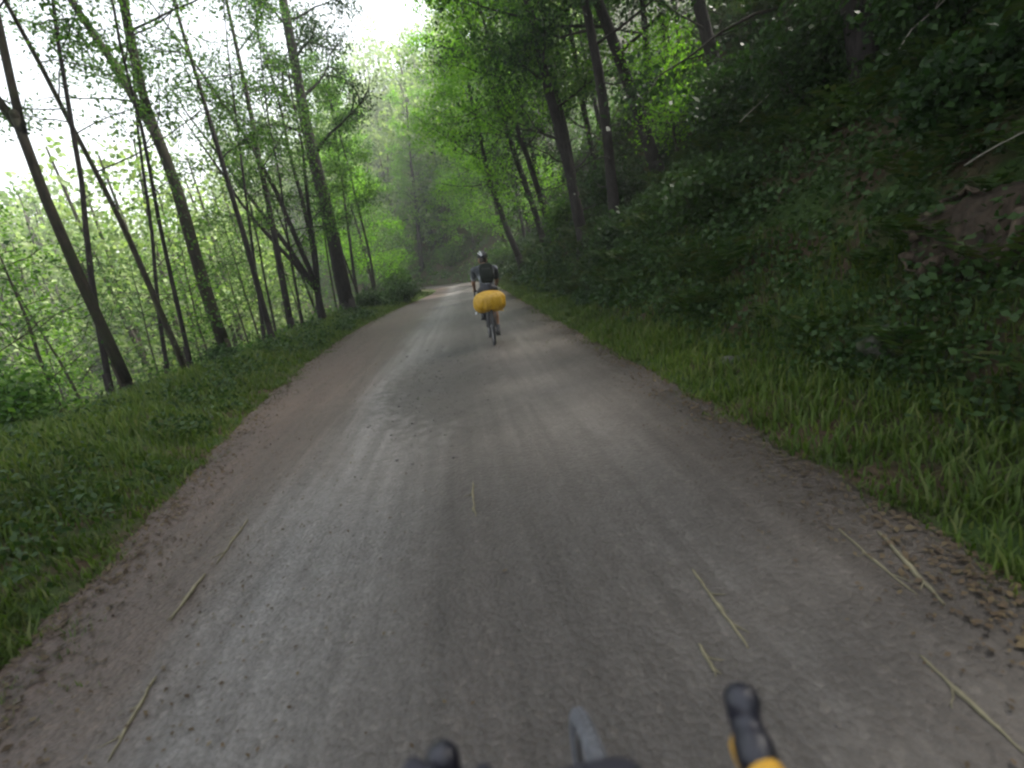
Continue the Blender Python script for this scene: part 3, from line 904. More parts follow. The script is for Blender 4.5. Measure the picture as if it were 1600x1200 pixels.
cxs = np.interp(s, cum, CL[:, 0]); cys = np.interp(s, cum, CL[:, 1])
sz = r.uniform(.002, .006, n_)*(1+.8*(r.random(n_) < .04)); sz[:st_n] *= 2.6
P = np.stack([cxs+u, cys, road_z(u, s)+sz*.2], -1)
octa = np.array([[1, 0, 0], [0, 1, 0], [-1, 0, 0], [0, -1, 0], [0, 0, .7], [0, 0, -.7]])
V = (P[:, None, :]+octa[None]*sz[:, None, None]*r.uniform(.6, 1.3, (n_, 6, 1))).reshape(-1, 3)
tri = np.array([[0, 1, 4], [1, 2, 4], [2, 3, 4], [3, 0, 4], [1, 0, 5], [2, 1, 5], [3, 2, 5], [0, 3, 5]])
o = mesh_np('gravel', V, [(np.arange(n_)[:, None, None]*6+tri[None]).reshape(-1, 3)], m_plain('pebble', (.10, .096, .09), .9, var=.6, scale=8, spec=.2))
tag(o, 'loose gravel scattered over the road', 'gravel', kind='stuff')

# ---------------------------------------------------------------- shrubs, stump, boulder, dead branches
def shrub(name, label, x, y, rx, rz, nleaf, leaf, size, seed, group=None):
    r = np.random.default_rng(seed)
    z = tz(x, y)
    root = empty(name, (x, y, z), label, 'shrub', group)
    mb = MB(); PP = []
    for k in range(11):
        a = r.uniform(0, 6.28); q = r.uniform(.15, .85)
        B = wander([r.normal()*.05, r.normal()*.05, -.08], [math.cos(a)*q, math.sin(a)*q, .9], rz*r.uniform(.75, 1.15), 5, r, .2)
        B[:, :2] *= rx/rz*.9
        mb.tube(B, np.linspace(.018, .004, 6), 5, caps=False)
        for c in (B[2], B[3], B[4], B[5]):
            n1 = nleaf//44
            PP.append(c+r.normal(size=(n1, 3))*np.array([rx*.2, rx*.2, rz*.15]))
    PP = np.concatenate(PP); PP = PP[PP[:, 2] > -.02]
    mb.build('stem', M['bark'], root)
    leaf_obj('foliage', PP, size, M[leaf], root, r=r, upbias=.9, aspect=.65)
shrub('bramble_bush', 'low grey green bush at the left road edge where the road bends', -3.3, 30, 1.6, 1.1, 4200, 'leaf_shrub', .13, 201)
shrub('bramble_bush', 'low bush beside the big dark pine, left of the road', -4.4, 27.5, 1.3, .9, 3000, 'leaf_shrub', .12, 202)
shrub('hazel_bush', 'dark bush on the brow at the foot of the thick forked tree', -6.35, 13.9, .6, .55, 1500, 'leaf_dark', .10, 203)
shrub('hazel_bush', 'grey green bush on the right bank ahead of the cyclist', 4.4, 13.0, 1.0, 1.0, 3000, 'leaf_shrub', .11, 204)
shrub('hazel_bush', 'rounded lighter green bush at mid height of the right bank', 4.3, 8.1, .9, .9, 3200, 'leaf_shrub', .10, 205)
shrub('hazel_bush', 'leafy bush near the right frame edge above the bare roots', 5.0, 4.6, .9, .9, 3200, 'leaf_dark', .09, 206)
shrub('hazel_bush', 'dark bush overhanging the leaf strewn left verge nearest the camera', -4.6, 3.6, .9, .8, 3000, 'leaf_shrub', .09, 207)
shrub('holly_bush', 'tall dark bush filling the upper right of the bank', 5.9, 5.6, 1.0, 1.9, 5000, 'leaf_dark', .085, 211)
shrub('holly_bush', 'dark bush on the bank left of the upper right thicket', 5.7, 7.6, 1.0, 1.7, 4500, 'leaf_dark', .09, 212)
shrub('holly_bush', 'dark evergreen bush below the slanting hillside trunk', 5.9, 10.2, 1.1, 1.8, 4500, 'leaf_dark', .10, 213)
shrub('holly_bush', 'dark bush at the right frame edge beyond the bare roots', 5.3, 2.9, .9, 1.5, 4500, 'leaf_dark', .075, 214)
shrub('holly_bush', 'evergreen bush between the first two dark trunks on the bank', 5.6, 16.0, 1.1, 1.7, 3600, 'leaf_dark', .11, 215)
shrub('holly_bush', 'evergreen bush at the foot of the bank beyond the cyclist', 4.8, 21.5, 1.2, 1.7, 3600, 'leaf', .12, 216)
shrub('holly_bush', 'dark bush at the right road edge where the road disappears', 4.3, 41, 1.6, 2.2, 3200, 'leaf', .15, 221)
shrub('holly_bush', 'dark bush facing down the road at its far end', .2, 60.5, 2.2, 2.4, 3200, 'leaf', .19, 222)
shrub('holly_bush', 'tall bush on the left verge just before the bend', -4.2, 39, 1.6, 2.0, 3200, 'leaf', .15, 223)
shrub('fern_bush', 'green bush under the leaning trees at far left', -6.6, 7.6, 1.0, 1.0, 3200, 'leaf', .085, 208)

r = np.random.default_rng(77)
M['rootwood'] = m_bark('root_wood', (.035, .025, .018), (.12, .09, .065))
M['earth'] = m_bark('bare_earth', (.018, .013, .009), (.055, .040, .028))
# earth and roots laid bare on the bank
sx, sy = 4.25, 3.6
st_ = empty('root_plate', (sx, sy, tz(sx, sy)-.24), 'brown mass of bare earth and tangled roots on the right bank', 'roots')
def lump(P):
    k = 1+.22*vnoise(P[:, 0]*2+P[:, 2], P[:, 1]*2-P[:, 2], 2.0, 71)+.12*vnoise(P[:, 0]+P[:, 2]*2, P[:, 1]*3, 6, 72)+.06*vnoise(P[:, 0]*2-P[:, 2]*3, P[:, 1]*3, 13, 73)
    return P*k[:, None]
mb = MB(); mb.ellipsoid((0.05, 0, .12), (.42, .62, .42), None, 48, 30, lump)
mb.build('earth', M['earth'], st_)
for k in range(22):
    a = r.uniform(0, 6.28); b_ = r.uniform(-.2, 1.0)
    d_ = np.array([math.cos(a)*math.cos(b_), math.sin(a)*math.cos(b_), math.sin(b_)])
    p_ = np.array([.05, 0, .12])+d_*np.array([.36, .55, .36])
    t_ = unit(np.cross(d_, r.normal(size=3))+np.array([0, 0, -.5]))
    B = [p_]
    for q in range(8):
        t_ = unit(t_+r.normal(size=3)*.35+np.array([0, 0, -.05]))
        nx = B[-1]+t_*r.uniform(.05, .11)
        e_ = (nx-np.array([.05, 0, .12]))/np.array([.45, .65, .45]); nx = np.array([.05, 0, .12])+e_/np.linalg.norm(e_)*np.array([.45, .65, .45])*(1.03+.06*abs(r.normal()))
        B.append(nx)
    mb = MB(); mb.tube(np.array(B), np.linspace(r.uniform(.025, .055), .006, 9), 7)
    mb.build('root', M['rootwood'], st_)

def boulder(label, x, y, rx, ry, rz, seed):
    r = np.random.default_rng(seed)
    def f(P):
        k = 1+.13*vnoise(P[:, 0]*2+P[:, 2], P[:, 1]*2-P[:, 2], 1.8, seed)+.06*vnoise(P[:, 0]+P[:, 2]*2, P[:, 1]*3, 4, seed+1)
        P = P*k[:, None]
        for _ in range(5):
            nn = unit(r.normal(size=3)); d_ = P@nn; c_ = r.uniform(.55, .8)
            P = P-np.clip(d_-c_, 0, None)[:, None]*nn*.85
        return P
    mb = MB(); mb.ellipsoid((0, 0, 0), (rx, ry, rz), None, 28, 18, f)
    o = mb.build('boulder', M['rock'])
    o.location = (x, y, tz(x, y)+rz*.05); o.rotation_euler = (0, 0, seed)
    return tag(o, label, 'boulder')
M['rock'] = m_bark('mossy_rock', (.05, .048, .042), (.15, .14, .125), (.04, .06, .015), .5)
boulder('grey half buried boulder below the bare roots on the right bank', 3.55, 3.75, .26, .2, .17, 3)
boulder('small grey stone at the foot of the right bank grass', 2.75, 4.9, .16, .12, .09, 4)
boulder('dark mossy boulder in the hollow of the left verge', -4.3, 2.9, .35, .28, .2, 6)

def dead_branch(label, P0, P1, r0_, seed):
    r = np.random.default_rng(seed)
    P0 = np.array(P0); P1 = np.array(P1)
    k = 7
    L = np.linspace(P0, P1, k)+r.normal(size=(k, 3))*np.linalg.norm(P1-P0)*.012
    base = L[0].copy(); L = L-base
    mb = MB(); mb.tube(L, np.linspace(r0_, r0_*.35, k), 6)
    o = mb.build('dead_branch', M['deadwood'])
    o.location = base
    for q in (2, 4):
        mb = MB(); B = wander(L[q], unit(P1-P0)+r.normal(size=3)*.6, np.linalg.norm(P1-P0)*.3, 4, r, .15)
        mb.tube(B, np.linspace(r0_*.5, r0_*.2, 5), 5); mb.build('twig', M['deadwood'], o)
    return tag(o, label, 'branch')
def lift(x, y, h): return (x, y, tz(x, y)+h)
dead_branch('short bleached branch caught in the undergrowth on the right hillside', lift(5.0, 8.2, .75), lift(5.35, 7.6, .85), .008, 1)
dead_branch('long bleached branch slanting in the dark upper right bank', lift(5.2, 5.5, .8), lift(5.9, 4.9, 1.0), .008, 2)
dead_branch('thin pale branch lying across the bare roots', lift(4.1, 3.75, .72), lift(4.35, 3.0, .72), .005, 3)

# dry stalks on the road
M['straw'] = m_plain('straw', (.14, .125, .075), .8, var=.3, scale=14)
def stalk(label, a, b_, w):
    r = np.random.default_rng(int(abs(a[0]*1000)+abs(a[1])*77))
    k = 12
    t = np.linspace(0, 1, k)
    x = a[0]+(b_[0]-a[0])*t+np.cumsum(r.normal(size=k))*.003; y = a[1]+(b_[1]-a[1])*t
    u, s = road_su(x, y)
    z = road_z(u, s)+w*.5
    P = np.stack([x, y, z], -1); base = P[0].copy()
    wd = w*(.35+.9*np.sin(np.clip(t*.9+.08, 0, 1)*PI))*r.uniform(.7, 1.25, k)
    mb = MB(); mb.tube(P-base, wd, 6)
    o = mb.build('dry_grass_stalk', M['straw']); o.location = base
    for q in (4, 8):                             # broken side blades
        B = wander(P[q]-base, [r.choice([-1, 1])*.5, -.8, .0], r.uniform(.05, .11), 4, r, .25); B[:, 2] = P[q][2]-base[2]
        mb = MB(); mb.tube(B, np.linspace(w*.6, w*.2, 5), 5); mb.build('blade', M['straw'], o)
    return tag(o, label, 'stalk', 'dry stalks lying on the road')
stalk('thickest yellow stalk lying near the right verge', (1.680, 1.810), (1.542, 1.355), 0.008)
stalk('thin pale stalk just inside the thickest yellow one', (1.555, 1.887), (1.487, 1.426), 0.005)
stalk('pale stalk on the track beyond the right handlebar hood', (0.830, 1.863), (0.792, 1.390), 0.007)
stalk('short faint stalk just beyond the right brake hood', (0.648, 1.449), (0.631, 1.302), 0.006)
stalk('long yellowish stalk low in the right corner of the road', (1.286, 1.202), (1.232, 0.876), 0.006)
stalk('short yellow stalk on the brown left side of the road', (-1.663, 2.682), (-1.652, 2.285), 0.008)
stalk('thin stalk farthest up the left side of the road', (-1.674, 3.315), (-1.659, 2.775), 0.006)
stalk('long yellow stalk low on the left side of the road', (-1.505, 1.909), (-1.462, 1.525), 0.006)
stalk('small pale stalk on the middle of the track', (-0.100, 3.172), (-0.104, 2.680), 0.006)


# ---------------------------------------------------------------- bicycles
M['black'] = m_plain('black_rubber', (.012, .012, .016), .55, var=.3, scale=60, bump=.15)
M['tyre'] = m_plain('tyre_rubber', (.03, .03, .032), .8, var=.35, scale=80, bump=.3)
M['dust_tyre'] = m_plain('dusty_tyre', (.09, .093, .105), .8, var=.3, scale=60, bump=.3)
M['frame'] = m_plain('frame_paint', (.02, .022, .028), .35, var=.1)
M['steel'] = m_plain('dull_alloy', (.20, .20, .21), .45, metal=.9, var=.1)
M['hood'] = m_plain('hood_rubber', (.012, .012, .020), .42, var=.25, scale=40, bump=.08)
M['tape'] = m_plain('yellow_bar_tape', (.55, .30, .03), .55, var=.12, scale=90, bump=.25)
M['cover'] = m_plain('yellow_rain_cover', (.42, .225, .008), .5, var=.12, scale=6, bump=.05)
mt, nt, n, l, p = new_mat('yellow_rain_cover')
tc = n.new('ShaderNodeTexCoord'); mp = n.new('ShaderNodeMapping'); mp.inputs['Scale'].default_value = (16, 16, 3.5); l.new(tc.outputs['Object'], mp.inputs['Vector'])
nz = noise(n, l, 1.0, 3, .5, mp.outputs[0]); nd = noise(n, l, 9, 4, .6, tc.outputs['Object'])
rj = ramp(n, [(.3, (.36, .20, .007)), (.7, (.46, .27, .012))]); l.new(nd.outputs['Fac'], rj.inputs[0]); l.new(rj.outputs[0], p.inputs['Base Color'])
p.inputs['Roughness'].default_value = .5
bq = n.new('ShaderNodeBump'); bq.inputs['Strength'].default_value = 1.0; bq.inputs['Distance'].default_value = .05
l.new(nz.outputs['Fac'], bq.inputs['Height']); l.new(bq.outputs[0], p.inputs['Normal'])
M['cover'] = mt
M['skin'] = m_plain('skin', (.27, .155, .095), .5, var=.1, scale=20)
M['hair'] = m_plain('dark_hair', (.03, .02, .015), .6)
M['jersey'] = m_plain('jersey_mottled', (.15, .16, .17), .8, var=.97, scale=13, bump=.05)
mt, nt, n, l, p = new_mat('jersey_mottled')
tc = n.new('ShaderNodeTexCoord'); nz = noise(n, l, 7, 3, .5, tc.outputs['Object'])
rj = ramp(n, [(.40, (.02, .024, .028)), (.50, (.05, .055, .06)), (.60, (.11, .12, .13)), (.67, (.28, .29, .31))])
l.new(nz.outputs['Fac'], rj.inputs[0]); l.new(rj.outputs[0], p.inputs['Base Color']); p.inputs['Roughness'].default_value = .8
M['jersey'] = mt
M['shorts'] = m_plain('black_lycra', (.012, .012, .017), .6)
M['pack'] = m_plain('dark_olive_pack', (.010, .013, .010), .8, var=.3, scale=25, bump=.1, spec=.15)
M['white'] = m_plain('white_shell', (.62, .62, .64), .35, var=.05)
M['shoe'] = m_plain('black_shoe', (.02, .02, .022), .5)
M['sock'] = m_plain('grey_sock', (.10, .10, .11), .85)
M['dark_fabric'] = m_plain('dark_navy_fabric', (.014, .014, .022), .75, var=.2, scale=50, bump=.1)

def wheel(parent, c, R, tyre_w, tyre_mat, rot=None):
    w = bpy.data.objects.new('wheel', None); w.empty_display_size = .1; w.location = c; link(w, parent)
    mb = MB(); mb.torus((0, 0, 0), R-tyre_w*.5, tyre_w*.5, n=72, k=12)
    for k in range(96):                                    # tread blocks
        a = k*2*PI/96
        for sx_ in (-.16, .16):
            q = Matrix.Rotation(a, 4, 'X')
            mb.box(np.array(q @ Vector((sx_*tyre_w, (R-tyre_w*.06), 0))), (tyre_w*.09, .0022, R*PI/96*.5), q)
    mb.build('tyre', tyre_mat, w, smooth=True)
    mb = MB(); mb.torus((0, 0, 0), R-tyre_w-.008, .011, n=64, k=8); mb.build('rim', M['steel'], w)
    mb = MB(); mb.tube([(-.045, 0, 0), (-.03, 0, 0), (.03, 0, 0), (.045, 0, 0)], [.012, .025, .025, .012], 12); mb.build('hub', M['steel'], w)
    mb = MB()
    for k in range(32):
        a = k*2*PI/32; s_ = (-1)**k*.032; a2 = a+(.35 if k % 4 < 2 else -.35)
        mb.tube([(s_, .022*math.cos(a2), .022*math.sin(a2)), (0, (R-tyre_w-.01)*math.cos(a), (R-tyre_w-.01)*math.sin(a))], .0012, 4, caps=False)
    mb.build('spokes', M['steel'], w)['kind'] = 'stuff'
    return w

def bezier(p0, p1, p2, p3, k=12):
    t = np.linspace(0, 1, k)[:, None]
    p0, p1, p2, p3 = map(np.array, (p0, p1, p2, p3))
    return (1-t)**3*p0+3*(1-t)**2*t*p1+3*(1-t)*t*t*p2+t**3*p3

def part_tube(name, mat, parent, pts, rad, n=12):
    mb = MB(); mb.tube(pts, rad, n); return mb.build(name, mat, parent)

# --- the cyclist's touring bicycle; local y runs forwards, rear axle at y = 0
BX, BY = 0.56, 9.02
bike = empty('touring_bicycle', (BX, BY, .015), 'loaded dark touring bicycle ridden ahead on the track', 'bicycle')
R_ = .345
wheel(bike, (0, 0, R_), R_, .045, M['tyre'])
wheel(bike, (0, 1.04, R_), R_, .045, M['tyre'])
BB = np.array([0, .43, .285]); SEAT = np.array([0, .20, .80]); HT0 = np.array([0, .90, .66]); HT1 = np.array([0, .855, .84])
mb = MB()
mb.tube([BB, SEAT], .016, 10); mb.tube([BB, HT0], .019, 10); mb.tube([SEAT-np.array([0, 0, .03]), HT1-np.array([0, 0, .03])], .016, 10)
mb.tube([HT0-np.array([0, -.01, .03]), HT1+np.array([0, -.005, .02])], .020, 10)
for sx_ in (-1, 1):
    mb.tube([BB+np.array([sx_*.03, 0, 0]), (sx_*.065, 0, R_)], .010, 8)
    mb.tube([SEAT+np.array([sx_*.012, 0, -.03]), (sx_*.065, 0, R_)], .008, 8)
mb.build('frame', M['frame'], bike)
mb = MB()
for sx_ in (-1, 1):
    mb.tube(bezier((sx_*.045, .91, .62), (sx_*.05, .93, .52), (sx_*.05, .97, .42), (sx_*.055, 1.04, R_)), .011, 8)
mb.tube([(-.05, .905, .635), (.05, .905, .635)], .014, 8)
mb.build('fork', M['frame'], bike)
part_tube('seat_post', M['steel'], bike, [SEAT, SEAT+np.array([0, -.035, .13])], .0135)
mb = MB()
mb.ellipsoid((0, .155, .945), (.075, .10, .028)); mb.rtube([(0, .20, .945), (0, .34, .945)], [.035, .02])
remeshed('saddle', mb, M['black'], bike, .008, 4)
part_tube('stem', M['frame'], bike, [HT1, HT1+np.array([0, -.01, .09]), HT1+np.array([0, .08, .12])], .015)
hb = MB()
for sx_ in (-1, 1):
    c0 = HT1+np.array([0, .08, .12])
    hb.tube(np.concatenate([[c0, c0+np.array([sx_*.16, 0, 0])], bezier(c0+np.array([sx_*.17, 0, 0]), c0+np.array([sx_*.21, 0, 0]), c0+np.array([sx_*.21, .03, 0]), c0+np.array([sx_*.21, .08, -.01])),
                            bezier(c0+np.array([sx_*.21, .09, -.015]), c0+np.array([sx_*.215, .15, -.05]), c0+np.array([sx_*.215, .12, -.14]), c0+np.array([sx_*.22, .0, -.14]))]), .014, 10)
hb.build('handlebar', M['black'], bike)
for sx_ in (-1, 1):
    h_ = MB(); c0 = HT1+np.array([sx_*.21, .16, .11])
    h_.rtube([c0, c0+np.array([0, .05, .02]), c0+np.array([0, .09, .055])], [.018, .017, .019]); h_.tube([c0+np.array([0, .08, .03]), c0+np.array([0, .10, -.02]), c0+np.array([0, .07, -.09])], [.007, .006, .005], 6)
    h_.build('brake_hood', M['hood'], bike)
mb = MB()                                                   # rack
for sx_ in (-1, 1):
    mb.tube([(sx_*.055, .18, .72), (sx_*.055, -.20, .72)], .006, 6)
    mb.tube([(sx_*.07, 0, R_), (sx_*.075, -.04, .60), (sx_*.055, -.05, .72)], .006, 6)
    mb.tube([(sx_*.07, 0, R_), (sx_*.075, .08, .60), (sx_*.055, .10, .72)], .006, 6)
for yy in (-.2, -.07, .06, .18): mb.tube([(-.055, yy, .72), (.055, yy, .72)], .005, 6)
mb.build('rear_rack', M['steel'], bike)
ANG = math.radians(-78)                                     # right crank down
CR = .17
pr = BB+np.array([.10, math.cos(ANG)*CR, math.sin(ANG)*CR]); pl = BB+np.array([-.10, -math.cos(ANG)*CR, -math.sin(ANG)*CR])
mb = MB(); mb.torus(BB+np.array([.05, 0, 0]), .09, .006, n=40, k=6); mb.tube([BB+np.array([.03, 0, 0]), BB+np.array([.07, 0, 0])], .03, 12); mb.build('chainring', M['steel'], bike)
for nm, pc, sx_ in (('r', pr, 1), ('l', pl, -1)):
    part_tube('crank', M['steel'], bike, [BB+np.array([sx_*.065, 0, 0]), pc+np.array([-sx_*.025, 0, 0])], [.014, .011])
    mb = MB(); mb.box(pc+np.array([sx_*.03, 0, 0]), (.045, .04, .010)); mb.build('pedal', M['black'], bike, smooth=False)

# --- yellow rain-covered load on the rack
def bag_shape(P):
    a = np.arctan2(P[:, 1], P[:, 0]); z = P[:, 2]
    k = 1+.026*np.sin(a*12+z*2+np.sin(z*3))*(1-z**4)+.018*np.sin(a*21+z*4+1+2*np.sin(a*3))*(1-z**4)+.03*vnoise(P[:, 0]*2, P[:, 2]*3+P[:, 1], 1.5, 55)
    Q_ = P*k[:, None]
    Q_ = np.sign(Q_)*np.abs(Q_)**np.array([.80, .9, .82])
    low = np.clip(-Q_[:, 2], 0, 1)
    Q_[:, 2] += low*.16*np.clip(1-np.abs(Q_[:, 0])/.55, 0, 1)          # underside arches over the wheel
    Q_[:, 2] -= .10*np.clip(-Q_[:, 0], 0, 1)                          # sags lower on the left
    return Q_
mb = MB(); mb.ellipsoid((0, 0, 0), (.295, .22, .20), None, 64, 36, bag_shape)
bag = mb.build('rain_cover', M['cover'])
tag(bag, 'bulging mustard yellow rain-covered luggage on the rear rack', 'bag')
bag.location = (BX-.01, BY-.02, .81)
mb = MB(); th = np.linspace(0, 2*PI, 40)
mb.tube(np.stack([.24*np.cos(th), .17*np.sin(th), -.16-.02*np.cos(th)+.06*np.exp(-(np.cos(th)/.5)**2)], -1), .009, 6, caps=False)
mb.build('elastic_hem', M['cover'], bag)
mb = MB(); mb.box((-.262, -.08, -.175), (.018, .01, .02)); mb.build('toggle', M['white'], bag)

# --- the cyclist
person = empty('person', (BX, BY, .015), 'cyclist seen from behind in mottled jersey, black shorts and helmet, on the loaded bicycle', 'person')
hipc = np.array([0, .17, 1.00]); waist = np.array([-.005, .25, 1.15]); chest = np.array([-.01, .37, 1.31]); neck = np.array([-.01, .47, 1.43]); head = np.array([-.012, .55, 1.55])
kneeR = np.array([.11, .50, .60]); ankR = pr+np.array([.03, -.05, .11]); kneeL = np.array([-.125, .60, .86]); ankL = pl+np.array([-.03, -.06, .10])
shR = np.array([.175, .43, 1.36]); shL = np.array([-.195, .43, 1.36])
elR = np.array([.22, .62, 1.13]); elL = np.array([-.232, .62, 1.13])
haR = HT1+np.array([.205, .17, .155]); haL = HT1+np.array([-.205, .17, .155])
hR, hL = hipc+np.array([.085, .02, -.02]), hipc+np.array([-.085, .02, -.02])
def limb(mb, pts, rad, n=14): mb.rtube(pts, rad, n)
def mid(a, b_, t): return a*(1-t)+b_*t
body = MB()
body.ellipsoid(hipc, (.165, .13, .12)); limb(body, [hipc, waist, chest], [.125, .125, .135]); body.ellipsoid(chest, (.165, .12, .15))
limb(body, [shL, mid(shL, shR, .5)+np.array([0, .0, .03]), shR], [.062, .085, .062])
limb(body, [chest+np.array([0, .05, .06]), neck, head-np.array([0, .01, .05])], [.08, .058, .055])
body.ellipsoid(head, (.076, .098, .118), Matrix.Rotation(math.radians(12), 4, 'X')); body.ellipsoid(head+np.array([0, .045, -.07]), (.052, .06, .055))
body.ellipsoid(head+np.array([0, .105, -.025]), (.013, .022, .022)); 
for sx_ in (-1, 1): body.ellipsoid(head+np.array([sx_*.078, 0, -.025]), (.012, .02, .032))
for h0, kn, an in ((hR, kneeR, ankR), (hL, kneeL, ankL)):
    limb(body, [h0, mid(h0, kn, .5), kn], [.098, .082, .060])
    limb(body, [kn, mid(kn, an, .3)+np.array([0, -.022, 0]), mid(kn, an, .7), an], [.058, .061, .043, .037])
    limb(body, [an, an+np.array([0, .05, -.06]), an+np.array([0, .15, -.075])], [.037, .038, .03])
for sh, el, ha, sx_ in ((shR, elR, haR, 1), (shL, elL, haL, -1)):
    limb(body, [sh, mid(sh, el, .5), el], [.058, .047, .039]); limb(body, [el, mid(el, ha, .35), ha], [.040, .038, .027])
    limb(body, [ha, ha+np.array([0, .05, -.008])], [.03, .032])
    for q in range(4):                                      # fingers folded over the hood
        f0 = ha+np.array([sx_*.024, .03+.020*q, -.01])
        limb(body, [f0-np.array([sx_*.02, 0, 0]), f0+np.array([sx_*.012, .006, -.025]), f0+np.array([-sx_*.006, .008, -.055+.004*q])], [.012, .0105, .0095], 8)
    f0 = ha+np.array([-sx_*.02, .02, -.005]); limb(body, [f0, f0+np.array([-sx_*.018, .03, -.02]), f0+np.array([-sx_*.012, .055, -.035])], [.013, .011, .010], 8)
remeshed('body', body, M['skin'], person, .0105, 3)
j = MB()
limb(j, [hipc+np.array([0, .03, .07]), waist, chest], [.142, .136, .147]); j.ellipsoid(chest, (.178, .132, .162))
limb(j, [shL, mid(shL, shR, .5)+np.array([0, 0, .02]), shR], [.074, .098, .074])
for sh, el in ((shR, elR), (shL, elL)): limb(j, [sh, mid(sh, el, .62)], [.073, .060])
remeshed('jersey', j, M['jersey'], person, .011, 4)
j = MB(); j.ellipsoid(hipc, (.178, .142, .132))
limb(j, [hipc, hipc+np.array([0, .04, .09])], [.14, .138])
for h0, kn in ((hR, kneeR), (hL, kneeL)): limb(j, [h0, mid(h0, kn, .5), mid(h0, kn, .78)], [.108, .092, .078])
remeshed('shorts', j, M['shorts'], person, .011, 4)
for an in (ankR, ankL):
    mb = MB(); limb(mb, [an+np.array([0, 0, .07]), an, an+np.array([0, .02, -.03])], [.042, .042, .044]); remeshed('sock', mb, M['sock'], person, .008, 2)
    mb = MB(); limb(mb, [an+np.array([0, -.03, -.065]), an+np.array([0, .06, -.075]), an+np.array([0, .17, -.085])], [.04, .046, .036]); mb.ellipsoid(an+np.array([0, -.01, -.035]), (.044, .05, .035))
    remeshed('shoe', mb, M['shoe'], person, .008, 3)
hel = bpy.data.objects.new('helmet', None); hel.empty_display_size = .1; hel.location = head+np.array([0, -.005, .045]); link(hel, person)
def dome(P):
    P = P.copy(); P[:, 2] = np.where(P[:, 2] < -.12, -.12+(P[:, 2]+.12)*.12, P[:, 2]); return P
mb = MB(); mb.ellipsoid((0, 0, 0), (.098, .138, .105), None, 32, 20, dome); mb.build('shell', M['black'], hel)
for k in range(-2, 3):                                      # pale ribs between the vents
    a = k*.40
    t = np.linspace(.10*PI, .93*PI, 14)
    P = np.stack([np.sin(a)*.104*np.sin(t)**.8, np.cos(t)*.142, np.cos(a)*.110*np.sin(t)], -1)
    mb = MB(); mb.tube(P, .0105 if k in (-1, 1) else .008, 6); mb.build('rib', M['white'] if k in (-2, -1) else M['frame'], hel)
mb = MB()
for sx_ in (-1, 1): mb.tube([(sx_*.09, .0, -.02), (sx_*.078, .01, -.10), (sx_*.02, .055, -.155)], .004, 5)
mb.build('strap', M['black'], hel)
mb = MB(); mb.ellipsoid(head+np.array([0, -.045, -.02]), (.070, .06, .085)); mb.build('hair', M['hair'], person)
for sx_ in (-1, 1):
    mb = MB(); mb.ellipsoid(head+np.array([sx_*.030, .088, .005]), (.013, .010, .008)); mb.build('eye', M['white'], person)
mb = MB(); mb.ellipsoid(head+np.array([0, .102, -.065]), (.022, .007, .006)); mb.build('mouth', m_plain('lips', (.32, .12, .10), .5), person)

# --- pack on the back
rt = Matrix.Rotation(math.radians(-33), 4, 'X')
def superq(P): return np.sign(P)*np.abs(P)**.55
pk = MB(); pk.ellipsoid((0, 0, 0), (.128, .06, .20), None, 28, 18, superq)
pack = pk.build('backpack', M['pack'])
pack.location = (BX+.005, BY+.175, 1.30+.015); pack.rotation_euler = (math.radians(-33), 0, 0)
tag(pack, "small dark olive backpack on the cyclist's back", 'backpack')
mb = MB(); mb.ellipsoid((0, -.05, -.05), (.095, .025, .10), None, 24, 14, superq); mb.build('pocket', M['pack'], pack)
for sx_ in (-1, 1):
    mb = MB(); mb.tube(bezier((sx_*.08, .03, .14), (sx_*.12, .06, .26), (sx_*.15, .24, .20), (sx_*.15, .26, .06)), .012, 6); mb.build('strap', M['black'], pack)
mb = MB(); mb.tube([(-.07, -.058, .06), (.07, -.058, .06)], .004, 5); mb.build('zip', M['black'], pack)

# the ridden bicycle leans a little to the right
TL = Matrix.Translation((BX, BY, 0)) @ Matrix.Rotation(math.radians(3), 4, 'Y') @ Matrix.Translation((-BX, -BY, 0))
bpy.context.view_layer.update()
for o in (bike, bag, person, pack):
    o.matrix_world = TL @ o.matrix_world

# --- the bicycle under the camera: bar, hoods, front wheel
own = empty('bicycle', (.092, .53, .012), 'bicycle under the camera with black brake hoods and yellow bar tape at bottom edge', 'bicycle')
OX, OY = .092, .53
def ow(x, y, z): return np.array([x-OX, y-OY, z-.012])
wheel(own, (0, 0, .345), .345, .034, M['dust_tyre'])
mb = MB()
for sx_ in (-1, 1):
    mb.tube([ow(OX+sx_*.05, .40, .66), ow(OX+sx_*.055, .45, .55), ow(OX+sx_*.055, .53, .357)], [.014, .013, .009], 8)
mb.tube([ow(OX-.055, .40, .67), ow(OX+.055, .40, .67)], .016, 8)
mb.build('fork', M['frame'], own)
part_tube('head_tube', M['frame'], own, [ow(OX, .40, .68), ow(OX, .345, .86)], .022)
part_tube('down_tube', M['frame'], own, [ow(OX, .395, .70), ow(OX, -.03, .30)], .02)
part_tube('top_tube', M['frame'], own, [ow(OX, .355, .83), ow(OX, -.20, .80)], .018)
part_tube('stem', M['black'], own, [ow(OX, .345, .86), ow(.078, .325, .885), ow(.07, .30, .895)], .018)
BZ = .874
def side_bar(sx_, hx, d):
    ex = hx
    return np.concatenate([[ow(.073, .34, BZ+.01), ow(.073+sx_*.08, .335+d*.3, BZ+.01)],
                           bezier(ow(.073+sx_*.09, .335+d*.3, BZ+.01), ow(ex, .32+d, BZ+.01), ow(ex, .32+d, BZ+.008), ow(ex, .35+d, BZ), 10),
                           bezier(ow(ex, .358+d, BZ-.003), ow(ex+sx_*.012, .43+d, BZ-.02), ow(ex+sx_*.035, .40+d, BZ-.10), ow(ex+sx_*.04, .29+d, BZ-.115), 12)])
